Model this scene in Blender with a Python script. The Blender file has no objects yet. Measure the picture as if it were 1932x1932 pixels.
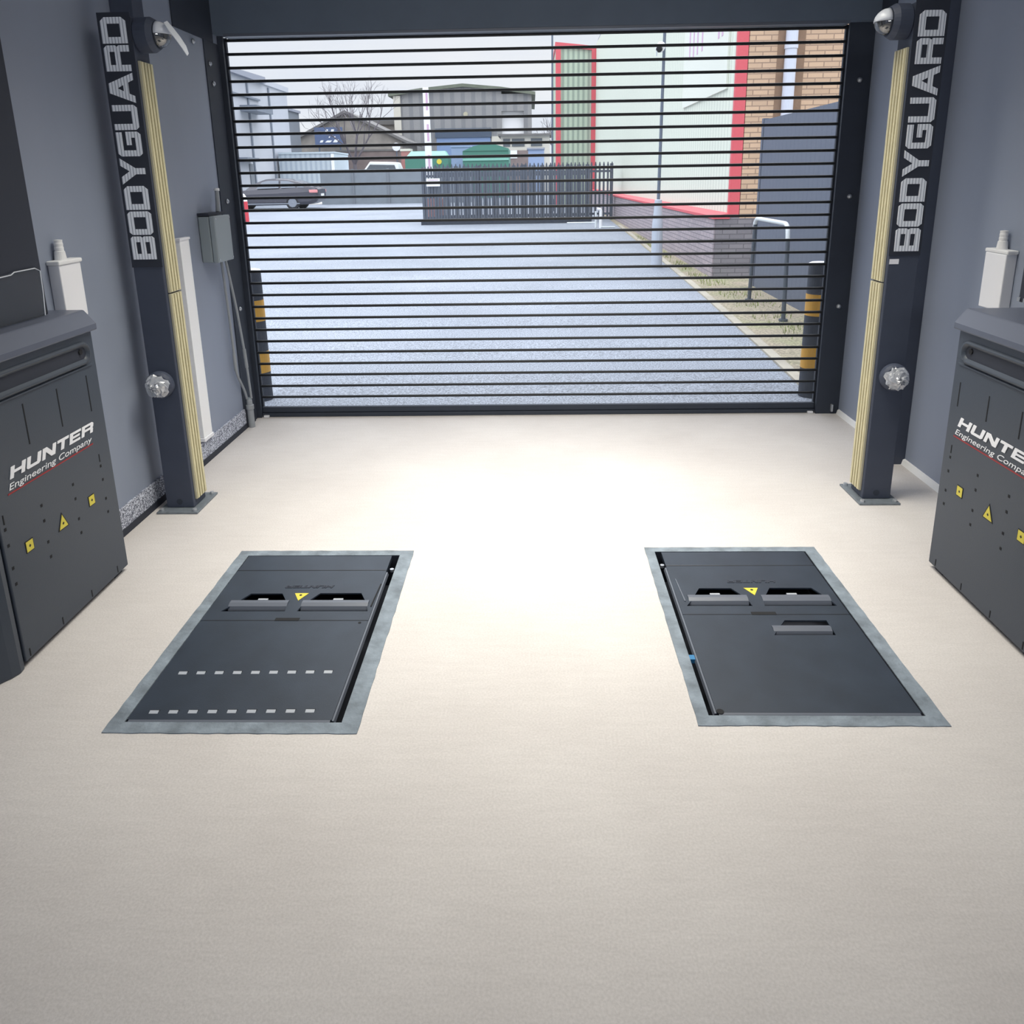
import bpy, bmesh, math, random
from mathutils import Vector, Matrix
random.seed(7)
PI = math.pi
scene = bpy.context.scene
COL = scene.collection

# ------------------------------------------------------------------ camera
def set_camera():
    pitch, yaw, roll = math.radians(15.002), math.radians(-1.6236), math.radians(0.9412)
    fwd = Vector((math.sin(yaw)*math.cos(pitch), math.cos(yaw)*math.cos(pitch), -math.sin(pitch)))
    right = Vector((math.cos(yaw), -math.sin(yaw), 0)); down = fwd.cross(right)
    r2 = right*math.cos(roll) + down*math.sin(roll)
    d2 = -right*math.sin(roll) + down*math.cos(roll)
    cd = bpy.data.cameras.new('camera'); cam = bpy.data.objects.new('camera', cd); COL.objects.link(cam)
    m = Matrix((( r2.x, -d2.x, -fwd.x, 0), (r2.y, -d2.y, -fwd.y, 0), (r2.z, -d2.z, -fwd.z, 1.65), (0, 0, 0, 1)))
    cam.matrix_world = m
    cd.sensor_width = 36; cd.lens = 36*1449.88/1932
    cd.shift_y = -(966-724)/1932
    cd.clip_start = 0.05; cd.clip_end = 500
    scene.camera = cam
set_camera()

# ------------------------------------------------------------------ sky and exposure
SKY_STRENGTH = 0.95
w = bpy.data.worlds.new('overcast'); scene.world = w; w.use_nodes = True
nt = w.node_tree; nt.nodes.clear()
wo = nt.nodes.new('ShaderNodeOutputWorld'); bg = nt.nodes.new('ShaderNodeBackground')
tc = nt.nodes.new('ShaderNodeTexCoord'); mp = nt.nodes.new('ShaderNodeMapping'); mp.inputs['Scale'].default_value = (1.0, 1.0, 4.0)
nz = nt.nodes.new('ShaderNodeTexNoise'); nz.inputs['Scale'].default_value = 3.0; nz.inputs['Detail'].default_value = 5
cr = nt.nodes.new('ShaderNodeValToRGB')
cr.color_ramp.elements[0].position = .3; cr.color_ramp.elements[0].color = (.78, .84, .95, 1)
cr.color_ramp.elements[1].position = .7; cr.color_ramp.elements[1].color = (.97, .98, 1.0, 1)
nt.links.new(tc.outputs['Generated'], mp.inputs['Vector']); nt.links.new(mp.outputs[0], nz.inputs['Vector'])
nt.links.new(nz.outputs['Fac'], cr.inputs['Fac'])
# an overcast sky is several times brighter overhead than at the horizon
sx = nt.nodes.new('ShaderNodeSeparateXYZ'); nt.links.new(tc.outputs['Generated'], sx.inputs[0])
gr_ = nt.nodes.new('ShaderNodeMapRange'); gr_.inputs['From Min'].default_value = .2; gr_.inputs['From Max'].default_value = .8
gr_.inputs['To Min'].default_value = .58; gr_.inputs['To Max'].default_value = 2.3
nt.links.new(sx.outputs[2], gr_.inputs['Value'])
vm = nt.nodes.new('ShaderNodeVectorMath'); vm.operation = 'SCALE'
nt.links.new(cr.outputs[0], vm.inputs[0]); nt.links.new(gr_.outputs[0], vm.inputs['Scale']); nt.links.new(vm.outputs[0], bg.inputs['Color'])
bg.inputs['Strength'].default_value = SKY_STRENGTH
nt.links.new(bg.outputs[0], wo.inputs['Surface'])
scene.view_settings.view_transform = 'Standard'; scene.view_settings.look = 'None'
scene.view_settings.gamma = 1.0; scene.view_settings.use_curve_mapping = False
scene.view_settings.exposure = 1.0
LAMP_MAIN = 34.0
FILL_REAR = 34.0  # power of the added fill behind the camera

# ------------------------------------------------------------------ materials
def lin(c):
    c = c/255.0
    return c/12.92 if c <= .04045 else ((c+.055)/1.055)**2.4
def rgb(r, g, b): return (lin(r), lin(g), lin(b), 1)
def mat(name, c, rough=.5, metal=0.0, var=0.0, scale=20.0, bump=0.0, bscale=None, spec=.5, detail=4.0, emit=0.0, stretch=None):
    m = bpy.data.materials.new(name); m.use_nodes = True; t = m.node_tree; p = t.nodes['Principled BSDF']
    col = rgb(*c); p.inputs['Base Color'].default_value = col
    p.inputs['Roughness'].default_value = rough; p.inputs['Metallic'].default_value = metal
    p.inputs['Specular IOR Level'].default_value = spec
    if emit: p.inputs['Emission Color'].default_value = col; p.inputs['Emission Strength'].default_value = emit
    if var or bump:
        tc = t.nodes.new('ShaderNodeTexCoord'); n = t.nodes.new('ShaderNodeTexNoise')
        n.inputs['Scale'].default_value = scale; n.inputs['Detail'].default_value = detail
        src = tc.outputs['Object']
        if stretch:
            mp = t.nodes.new('ShaderNodeMapping'); mp.inputs['Scale'].default_value = stretch
            t.links.new(src, mp.inputs['Vector']); src = mp.outputs[0]
        t.links.new(src, n.inputs['Vector'])
        if var:
            r = t.nodes.new('ShaderNodeValToRGB')
            r.color_ramp.elements[0].position = .3; r.color_ramp.elements[1].position = .7
            r.color_ramp.elements[0].color = tuple(max(0, x*(1-var)) for x in col[:3]) + (1,)
            r.color_ramp.elements[1].color = tuple(min(1, x*(1+var)) for x in col[:3]) + (1,)
            t.links.new(n.outputs['Fac'], r.inputs['Fac']); t.links.new(r.outputs[0], p.inputs['Base Color'])
        if bump:
            n2 = n
            if bscale:
                n2 = t.nodes.new('ShaderNodeTexNoise'); n2.inputs['Scale'].default_value = bscale; n2.inputs['Detail'].default_value = 3
                t.links.new(src, n2.inputs['Vector'])
            b = t.nodes.new('ShaderNodeBump'); b.inputs['Strength'].default_value = bump; b.inputs['Distance'].default_value = .01
            t.links.new(n2.outputs['Fac'], b.inputs['Height']); t.links.new(b.outputs[0], p.inputs['Normal'])
    return m
def stripe_mat(name, c1, c2, axis, period, duty, rough=.5, bump=0.0, phase=0.0, spec=.5):
    """bands of c2 in c1 along one object axis (corrugation, scan lines, boards)"""
    m = bpy.data.materials.new(name); m.use_nodes = True; t = m.node_tree; p = t.nodes['Principled BSDF']
    p.inputs['Roughness'].default_value = rough; p.inputs['Specular IOR Level'].default_value = spec
    tc = t.nodes.new('ShaderNodeTexCoord'); s = t.nodes.new('ShaderNodeSeparateXYZ'); t.links.new(tc.outputs['Object'], s.inputs[0])
    d = t.nodes.new('ShaderNodeMath'); d.operation = 'MULTIPLY_ADD'; d.inputs[1].default_value = 1/period; d.inputs[2].default_value = phase + 1000
    t.links.new(s.outputs[axis], d.inputs[0])
    f = t.nodes.new('ShaderNodeMath'); f.operation = 'FRACT'; t.links.new(d.outputs[0], f.inputs[0])
    l = t.nodes.new('ShaderNodeMath'); l.operation = 'LESS_THAN'; l.inputs[1].default_value = duty; t.links.new(f.outputs[0], l.inputs[0])
    mx = t.nodes.new('ShaderNodeMixRGB'); mx.inputs[1].default_value = rgb(*c1); mx.inputs[2].default_value = rgb(*c2)
    t.links.new(l.outputs[0], mx.inputs[0]); t.links.new(mx.outputs[0], p.inputs['Base Color'])
    if bump:
        b = t.nodes.new('ShaderNodeBump'); b.inputs['Strength'].default_value = bump; b.inputs['Distance'].default_value = .02
        t.links.new(f.outputs[0], b.inputs['Height']); t.links.new(b.outputs[0], p.inputs['Normal'])
    return m
def brick_mat(name, c1, c2, cm, axis):
    m = bpy.data.materials.new(name); m.use_nodes = True; t = m.node_tree; p = t.nodes['Principled BSDF']
    p.inputs['Roughness'].default_value = .85
    tc = t.nodes.new('ShaderNodeTexCoord'); s = t.nodes.new('ShaderNodeSeparateXYZ'); c = t.nodes.new('ShaderNodeCombineXYZ')
    t.links.new(tc.outputs['Object'], s.inputs[0]); t.links.new(s.outputs[axis], c.inputs[0]); t.links.new(s.outputs[2], c.inputs[1])
    b = t.nodes.new('ShaderNodeTexBrick'); t.links.new(c.outputs[0], b.inputs['Vector'])
    b.inputs['Color1'].default_value = rgb(*c1); b.inputs['Color2'].default_value = rgb(*c2); b.inputs['Mortar'].default_value = rgb(*cm)
    b.inputs['Scale'].default_value = 1.0; b.inputs['Mortar Size'].default_value = .008
    b.inputs['Brick Width'].default_value = .225; b.inputs['Row Height'].default_value = .075
    t.links.new(b.outputs['Color'], p.inputs['Base Color'])
    return m
def speckle_mat(name):
    m = bpy.data.materials.new(name); m.use_nodes = True; t = m.node_tree; p = t.nodes['Principled BSDF']
    p.inputs['Roughness'].default_value = .8
    tc = t.nodes.new('ShaderNodeTexCoord'); v = t.nodes.new('ShaderNodeTexVoronoi'); v.inputs['Scale'].default_value = 170
    t.links.new(tc.outputs['Object'], v.inputs['Vector'])
    s = t.nodes.new('ShaderNodeSeparateColor'); t.links.new(v.outputs['Color'], s.inputs[0])
    r = t.nodes.new('ShaderNodeValToRGB'); r.color_ramp.interpolation = 'CONSTANT'
    r.color_ramp.elements[0].color = rgb(100, 104, 120); r.color_ramp.elements[1].position = .35; r.color_ramp.elements[1].color = rgb(158, 163, 178)
    e = r.color_ramp.elements.new(.6); e.color = rgb(208, 213, 226)
    t.links.new(s.outputs[0], r.inputs['Fac']); t.links.new(r.outputs[0], p.inputs['Base Color'])
    return m
def clear_mat(name, tint, haze, gloss, hazecol=(225, 230, 235), rough=.08):
    """thin clear plastic: mostly see-through, a little milky, a little shiny"""
    m = bpy.data.materials.new(name); m.use_nodes = True; t = m.node_tree; t.nodes.clear()
    o = t.nodes.new('ShaderNodeOutputMaterial'); tr = t.nodes.new('ShaderNodeBsdfTransparent'); tr.inputs[0].default_value = (*tint, 1)
    d = t.nodes.new('ShaderNodeBsdfDiffuse'); d.inputs[0].default_value = rgb(*hazecol)
    g = t.nodes.new('ShaderNodeBsdfGlossy'); g.inputs['Roughness'].default_value = rough
    a = t.nodes.new('ShaderNodeMixShader'); a.inputs[0].default_value = haze
    b = t.nodes.new('ShaderNodeMixShader'); b.inputs[0].default_value = gloss
    t.links.new(tr.outputs[0], a.inputs[1]); t.links.new(d.outputs[0], a.inputs[2])
    t.links.new(a.outputs[0], b.inputs[1]); t.links.new(g.outputs[0], b.inputs[2]); t.links.new(b.outputs[0], o.inputs['Surface'])
    return m
def floor_mat():
    m = bpy.data.materials.new('resin floor'); m.use_nodes = True; t = m.node_tree; p = t.nodes['Principled BSDF']
    p.inputs['Roughness'].default_value = .62; p.inputs['Specular IOR Level'].default_value = .35
    tc = t.nodes.new('ShaderNodeTexCoord')
    def noise(s, d, st=(1, 1, 1)):
        mp = t.nodes.new('ShaderNodeMapping'); mp.inputs['Scale'].default_value = st
        n = t.nodes.new('ShaderNodeTexNoise'); n.inputs['Scale'].default_value = s; n.inputs['Detail'].default_value = d
        t.links.new(tc.outputs['Object'], mp.inputs['Vector']); t.links.new(mp.outputs[0], n.inputs['Vector']); return n
    a = noise(1.6, 5); b = noise(150, 3); c = noise(14, 4, (.5, 3, 1))
    r = t.nodes.new('ShaderNodeValToRGB'); r.color_ramp.elements[0].position = .25; r.color_ramp.elements[1].position = .75
    r.color_ramp.elements[0].color = rgb(203, 198, 196); r.color_ramp.elements[1].color = rgb(217, 213, 211)
    t.links.new(a.outputs['Fac'], r.inputs['Fac'])
    def ov(n, lo, hi, prev):
        q = t.nodes.new('ShaderNodeValToRGB'); q.color_ramp.elements[0].position = .3; q.color_ramp.elements[1].position = .7
        q.color_ramp.elements[0].color = (lo, lo, lo, 1); q.color_ramp.elements[1].color = (hi, hi, hi, 1)
        t.links.new(n.outputs['Fac'], q.inputs['Fac'])
        x = t.nodes.new('ShaderNodeMixRGB'); x.blend_type = 'MULTIPLY'; x.inputs[0].default_value = 1
        t.links.new(prev, x.inputs[1]); t.links.new(q.outputs[0], x.inputs[2]); return x.outputs[0]
    o = ov(b, .86, 1.0, r.outputs[0]); o = ov(c, .95, 1.0, o)
    t.links.new(o, p.inputs['Base Color'])
    bp = t.nodes.new('ShaderNodeBump'); bp.inputs['Strength'].default_value = .25; bp.inputs['Distance'].default_value = .004
    t.links.new(b.outputs['Fac'], bp.inputs['Height']); t.links.new(bp.outputs[0], p.inputs['Normal'])
    return m
def asphalt_mat():
    m = bpy.data.materials.new('asphalt'); m.use_nodes = True; t = m.node_tree; p = t.nodes['Principled BSDF']
    p.inputs['Roughness'].default_value = .75
    tc = t.nodes.new('ShaderNodeTexCoord')
    n1 = t.nodes.new('ShaderNodeTexNoise'); n1.inputs['Scale'].default_value = .5; n1.inputs['Detail'].default_value = 6
    n2 = t.nodes.new('ShaderNodeTexNoise'); n2.inputs['Scale'].default_value = 75; n2.inputs['Detail'].default_value = 2
    for n in (n1, n2): t.links.new(tc.outputs['Object'], n.inputs['Vector'])
    r1 = t.nodes.new('ShaderNodeValToRGB'); r1.color_ramp.elements[0].position = .3; r1.color_ramp.elements[1].position = .7
    r1.color_ramp.elements[0].color = rgb(136, 143, 154); r1.color_ramp.elements[1].color = rgb(152, 159, 170)
    r2 = t.nodes.new('ShaderNodeValToRGB'); r2.color_ramp.elements[0].position = .4; r2.color_ramp.elements[1].position = .62
    r2.color_ramp.elements[0].color = (.55, .55, .55, 1); r2.color_ramp.elements[1].color = (1.25, 1.25, 1.25, 1)
    t.links.new(n1.outputs['Fac'], r1.inputs['Fac']); t.links.new(n2.outputs['Fac'], r2.inputs['Fac'])
    x = t.nodes.new('ShaderNodeMixRGB'); x.blend_type = 'MULTIPLY'; x.inputs[0].default_value = 1
    t.links.new(r1.outputs[0], x.inputs[1]); t.links.new(r2.outputs[0], x.inputs[2]); t.links.new(x.outputs[0], p.inputs['Base Color'])
    return m
def verge_mat():
    m = bpy.data.materials.new('verge'); m.use_nodes = True; t = m.node_tree; p = t.nodes['Principled BSDF']
    p.inputs['Roughness'].default_value = .95
    tc = t.nodes.new('ShaderNodeTexCoord')
    n1 = t.nodes.new('ShaderNodeTexNoise'); n1.inputs['Scale'].default_value = 1.3; n1.inputs['Detail'].default_value = 5
    n2 = t.nodes.new('ShaderNodeTexNoise'); n2.inputs['Scale'].default_value = 40; n2.inputs['Detail'].default_value = 3
    for n in (n1, n2): t.links.new(tc.outputs['Object'], n.inputs['Vector'])
    r1 = t.nodes.new('ShaderNodeValToRGB'); r1.color_ramp.elements[0].position = .48; r1.color_ramp.elements[1].position = .68
    r1.color_ramp.elements[0].color = rgb(158, 148, 130); r1.color_ramp.elements[1].color = rgb(146, 147, 114)
    r2 = t.nodes.new('ShaderNodeValToRGB'); r2.color_ramp.elements[0].position = .35; r2.color_ramp.elements[1].position = .65
    r2.color_ramp.elements[0].color = (.6, .6, .6, 1); r2.color_ramp.elements[1].color = (1.25, 1.25, 1.2, 1)
    t.links.new(n1.outputs['Fac'], r1.inputs['Fac']); t.links.new(n2.outputs['Fac'], r2.inputs['Fac'])
    x = t.nodes.new('ShaderNodeMixRGB'); x.blend_type = 'MULTIPLY'; x.inputs[0].default_value = 1
    t.links.new(r1.outputs[0], x.inputs[1]); t.links.new(r2.outputs[0], x.inputs[2]); t.links.new(x.outputs[0], p.inputs['Base Color'])
    return m

M = dict(
    floor=floor_mat(), asphalt=asphalt_mat(), verge=verge_mat(), speckle=speckle_mat('speckled skirting'),
    wall=mat('grey wall', (143, 152, 170), .5, var=.05, scale=2.0, stretch=(1, 1, .3)),
    ceiling=mat('ceiling', (150, 152, 156), .8),
    black=mat('black powder coat', (62, 69, 86), .6, var=.06, scale=9),
    blackdark=mat('matt black', (42, 47, 60), .7),
    hood=mat('shutter hood', (92, 104, 120), .7, var=.05, scale=4), frame=mat('shutter steel', (46, 53, 66), .7, var=.05, scale=6),
    bar=mat('black shutter bar', (18, 21, 26), .5),
    pane=clear_mat('perforated clear lath', (.935, .94, .945), .03, .0),
    film=clear_mat('clear film', (.84, .86, .89), .03, .05, rough=.25),
    crumple=clear_mat('crumpled film', (.42, .44, .47), .55, .28, hazecol=(215, 220, 230), rough=.18),
    dome=clear_mat('dome cover', (.35, .37, .4), .05, .25, rough=.08),
    flap=mat('peeling film', (214, 219, 228), .3),
    letter=stripe_mat('striped white lettering', (236, 240, 248), (150, 158, 172), 0, .0143, .24, .5, phase=.3),
    white=mat('white plastic', (242, 243, 248), .4), whitepaint=mat('white paint', (238, 239, 241), .5),
    perf=mat('ribbed white trunking', (250, 251, 253), .45, bump=.1, bscale=90, scale=60),
    grey=mat('grey plastic', (142, 152, 158), .45), cable=mat('grey cable', (150, 155, 160), .45),
    steel=mat('bright bolt', (190, 195, 202), .3, metal=.6), galv=mat('dark galvanised plate', (116, 124, 132), .45, metal=.2, var=.15, scale=40),
    cream=mat('cream strip', (180, 175, 152), .5), led=mat('yellow led tape', (208, 200, 164), .5, var=.12, scale=60, stretch=(1, 1, .2)),
    groove=mat('olive groove', (118, 106, 66), .6),
    cab=mat('cabinet black', (58, 66, 78), .44, bump=.04, bscale=220, scale=120), cablid=mat('cabinet lid', (88, 94, 110), .4),
    slot=mat('dark slot', (12, 14, 20), .8), plate=mat('cover plate', (44, 53, 66), .42, var=.16, scale=7, bump=.05, bscale=300, detail=6),
    mortar=mat('grey mortar', (122, 133, 144), .85, var=.28, scale=14, bump=.5, bscale=60, detail=6),
    ramp=mat('plate bar', (94, 100, 112), .35), tab=mat('lit tab', (172, 178, 188), .4),
    yellow=mat('yellow sticker', (214, 200, 70), .5), red=mat('red line', (150, 34, 40), .5), blackink=mat('black ink', (20, 20, 22), .6),
    amber=mat('amber band', (206, 154, 52), .5, var=.08, scale=12), bluecl=mat('blue clip', (50, 120, 170), .4),
    clad=stripe_mat('pale green cladding', (217, 223, 209), (200, 207, 194), 1, .2, .3, .6, bump=.25),
    clad2=stripe_mat('green profiled cladding', (178, 192, 172), (146, 160, 146), 0, .24, .45, .6, bump=.3),
    redtrim=mat('red trim', (212, 92, 102), .5), tan_y=brick_mat('tan brick', (206, 176, 148), (192, 164, 138), (154, 130, 112), 0),
    plinth_x=brick_mat('dark brick side', (166, 155, 160), (152, 143, 150), (122, 117, 124), 1), plinth_shade=brick_mat('shaded brick front', (128, 125, 131), (117, 114, 121), (98, 96, 102), 0),  # front copy is the side brick darkened; its shade is in the colour
    recess_shade=mat('shadow brick', (138, 112, 92), .85, var=.1, scale=8), pipe=mat('pale downpipe', (206, 212, 226), .5),
    boards=stripe_mat('grey boards', (92, 99, 114), (84, 91, 106), 1, .15, .12, .7),
    lamp=mat('lamp column paint', (176, 184, 196), .5), pole=mat('pole grey', (96, 106, 122), .5), hoop=mat('rail grey', (72, 80, 90), .5), hoopw=mat('worn white rail', (214, 220, 222), .5),
    fence=mat('palisade black', (84, 91, 104), .6), greywall=mat('grey panel', (128, 136, 144), .7, var=.06, scale=3),
    blockwall=mat('dark grey cladding', (120, 126, 134), .7),
    lbuild=mat('pale cladding', (184, 187, 195), .6, var=.03, scale=1), lroof=mat('grey eaves', (148, 152, 164), .6), lline=mat('joint grey', (120, 128, 140), .6),
    cont=stripe_mat('pale blue corrugated', (184, 195, 203), (164, 176, 188), 0, .3, .45, .6, bump=.3), contside=mat('pale blue panel', (188, 200, 208), .6),
    concrete=mat('pale concrete', (216, 212, 206), .8),
    hangar=stripe_mat('weathered grey sheeting', (146, 146, 146), (130, 131, 134), 0, .9, .4, .8), hroof=mat('mossy roof', (112, 118, 104), .85, var=.15, scale=1),
    blue=mat('blue shutter', (124, 148, 186), .6), bluedark=mat('dark lintel', (70, 84, 104), .6), bluebox=mat('blue box', (146, 164, 196), .6),
    green=mat('green paint', (72, 128, 112), .6), greenlight=mat('pale green roof', (132, 188, 172), .6),
    house=mat('stone house', (146, 140, 132), .85, var=.14, scale=2), tile=mat('grey tiles', (112, 110, 108), .8, var=.1, scale=3), brickfar=mat('brown brick far', (132, 118, 114), .85, var=.12, scale=2),
    redbrick=mat('red pier', (168, 116, 112), .8), creamw=mat('cream render', (206, 202, 190), .7), glassdark=mat('dark glass', (92, 98, 104), .2),
    signblue=mat('blue sign', (84, 100, 134), .5), bark=mat('bare bark', (104, 98, 104), .9), yellowpost=mat('yellow bollard', (222, 204, 70), .5), redpost=mat('red bollard', (208, 66, 78), .5),
    car=mat('dark grey car paint', (64, 64, 74), .25, spec=.7), carglass=mat('car glass', (96, 106, 120), .1, spec=.8), tyre=mat('tyre', (34, 35, 40), .8), rim=mat('alloy rim', (140, 146, 156), .35, metal=.3), taillight=mat('tail light', (226, 150, 150), .3),
    pink=mat('faded pink ink', (206, 172, 200), .6), bannerm=mat('cream banner', (222, 226, 216), .6), grassm=mat('grass', (134, 146, 84), .9, var=.2, scale=6),
    kerb=mat('kerb stone', (168, 162, 148), .85, var=.15, scale=5), lampglow=mat('led panel', (255, 250, 240), .5, emit=0.4),
)

# ------------------------------------------------------------------ mesh helpers
def tag(o, label=None, cat=None, group=None, kind=None):
    for k, v in (('label', label), ('category', cat), ('group', group), ('kind', kind)):
        if v: o[k] = v
    return o
def worigin(o):
    v = Vector((0, 0, 0))
    while o is not None: v += o.location; o = o.parent
    return v
def empty(name, loc, label, cat, group=None):
    o = bpy.data.objects.new(name, None); o.empty_display_size = .05; COL.objects.link(o); o.location = loc
    return tag(o, label, cat, group)
class MB:
    def __init__(self): self.b = bmesh.new(); self.mi = 0
    def _f(self, vs):
        try: f = self.b.faces.new(vs); f.material_index = self.mi
        except ValueError: pass
    def vs(self, pts): return [self.b.verts.new(p) for p in pts]
    def hexa(self, p):           # 8 points: bottom ring, top ring
        v = self.vs(p)
        for q in ((3, 2, 1, 0), (4, 5, 6, 7), (0, 1, 5, 4), (1, 2, 6, 5), (2, 3, 7, 6), (3, 0, 4, 7)): self._f([v[i] for i in q])
        return self
    def box(self, x0, x1, y0, y1, z0, z1):
        return self.hexa([(x0, y0, z0), (x1, y0, z0), (x1, y1, z0), (x0, y1, z0), (x0, y0, z1), (x1, y0, z1), (x1, y1, z1), (x0, y1, z1)])
    def loft(self, rings, cap=True, closed=True):
        R = [self.vs(r) for r in rings]; n = len(R[0])
        for a, b in zip(R, R[1:]):
            for i in range(n if closed else n-1):
                self._f([a[i], a[(i+1) % n], b[(i+1) % n], b[i]])
        if cap: self._f(list(reversed(R[0]))); self._f(R[-1])
        return self
    def prism(self, pts, f0, f1):   # 2D outline through two placing functions
        return self.loft([[f0(*p) for p in pts], [f1(*p) for p in pts]])
    def cyl(self, p0, p1, r0, r1=None, n=16, cap=True):
        p0, p1 = Vector(p0), Vector(p1); r1 = r0 if r1 is None else r1
        d = (p1-p0).normalized(); a = d.orthogonal().normalized(); c = d.cross(a)
        ring = lambda p, r: [p + (a*math.cos(2*PI*i/n) + c*math.sin(2*PI*i/n))*r for i in range(n)]
        return self.loft([ring(p0, r0), ring(p1, r1)], cap)
    def lathe(self, p, d, prof, n=24):   # prof: (distance along d, radius)
        p, d = Vector(p), Vector(d).normalized(); a = d.orthogonal().normalized(); c = d.cross(a)
        return self.loft([[p + d*t + (a*math.cos(2*PI*i/n) + c*math.sin(2*PI*i/n))*max(r, 1e-4) for i in range(n)] for t, r in prof])
    def tube(self, pts, r, n=8):
        pts = [Vector(p) for p in pts]; rings = []; a = None
        for i, p in enumerate(pts):
            d = (pts[min(i+1, len(pts)-1)] - pts[max(i-1, 0)]).normalized()
            a = d.orthogonal().normalized() if a is None else (a - d*a.dot(d)).normalized()
            c = d.cross(a); rr = r[i] if isinstance(r, (list, tuple)) else r
            rings.append([p + (a*math.cos(2*PI*k/n) + c*math.sin(2*PI*k/n))*rr for k in range(n)])
        return self.loft(rings)
    def build(self, name, m, parent=None, bevel=0, smooth=False, seg=2):
        b = self.b; bmesh.ops.recalc_face_normals(b, faces=b.faces[:])
        me = bpy.data.meshes.new(name)
        if parent is None:
            co = [v.co for v in b.verts]
            org = Vector(((min(c.x for c in co)+max(c.x for c in co))/2, (min(c.y for c in co)+max(c.y for c in co))/2, min(c.z for c in co)))
            loc = org
        else: org = worigin(parent); loc = Vector((0, 0, 0))
        for v in b.verts: v.co = v.co - org
        b.to_mesh(me); b.free()
        for mm in (m if isinstance(m, (list, tuple)) else [m]): me.materials.append(M[mm] if isinstance(mm, str) else mm)
        if smooth:
            for p in me.polygons: p.use_smooth = True
        o = bpy.data.objects.new(name, me); COL.objects.link(o); o.location = loc
        if parent is not None: o.parent = parent
        if bevel:
            bv = o.modifiers.new('edge', 'BEVEL'); bv.width = bevel; bv.segments = seg; bv.limit_method = 'ANGLE'; bv.angle_limit = math.radians(40)
        if smooth:
            try:
                o.modifiers.new('ws', 'WEIGHTED_NORMAL')
            except Exception: pass
        return o
def struct(o): o['kind'] = 'structure'; return o
def arc_round(pts, r, n=5):
    """round the corners of a polyline"""
    pts = [Vector(p) for p in pts]; out = [pts[0]]
    for a, b, c in zip(pts, pts[1:], pts[2:]):
        u = (a-b).normalized(); v = (c-b).normalized()
        for i in range(n+1):
            t = i/n; out.append((b+u*r)*(1-t)**2 + b*2*t*(1-t) + (b+v*r)*t*t)
    out.append(pts[-1]); return out

# flat shapes with holes and lettering, as curves filled and turned into mesh
def fill_mesh(splines, depth):
    c = bpy.data.curves.new('tmp', 'CURVE'); c.dimensions = '2D'; c.fill_mode = 'BOTH'; c.extrude = depth/2
    for pts in splines:
        s = c.splines.new('POLY'); s.points.add(len(pts)-1); s.use_cyclic_u = True
        for q, p in zip(s.points, pts): q.co = (p[0], p[1], 0, 1)
    o = bpy.data.objects.new('tmp', c); COL.objects.link(o)
    me = bpy.data.meshes.new_from_object(o.evaluated_get(bpy.context.evaluated_depsgraph_get()))
    bpy.data.objects.remove(o); bpy.data.curves.remove(c); return me
def font_mesh(text, size, shear, depth):
    c = bpy.data.curves.new('tmp', 'FONT'); c.body = text; c.size = size; c.shear = shear; c.extrude = depth/2
    o = bpy.data.objects.new('tmp', c); COL.objects.link(o)
    me = bpy.data.meshes.new_from_object(o.evaluated_get(bpy.context.evaluated_depsgraph_get()))
    bpy.data.objects.remove(o); bpy.data.curves.remove(c); return me
def place_mesh(me, f, name, m, parent):
    org = worigin(parent) if parent is not None else Vector((0, 0, 0))
    for v in me.vertices: v.co = Vector(f(v.co.x, v.co.y, v.co.z)) - org
    b = bmesh.new(); b.from_mesh(me); bmesh.ops.recalc_face_normals(b, faces=b.faces[:]); b.to_mesh(me); b.free()
    me.materials.clear(); me.materials.append(M[m]); me.name = name
    o = bpy.data.objects.new(name, me); COL.objects.link(o)
    if parent is not None: o.parent = parent
    return o
T = .27
def rect(x0, y0, x1, y1): return [(x0, y0), (x1, y0), (x1, y1), (x0, y1)]
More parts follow.
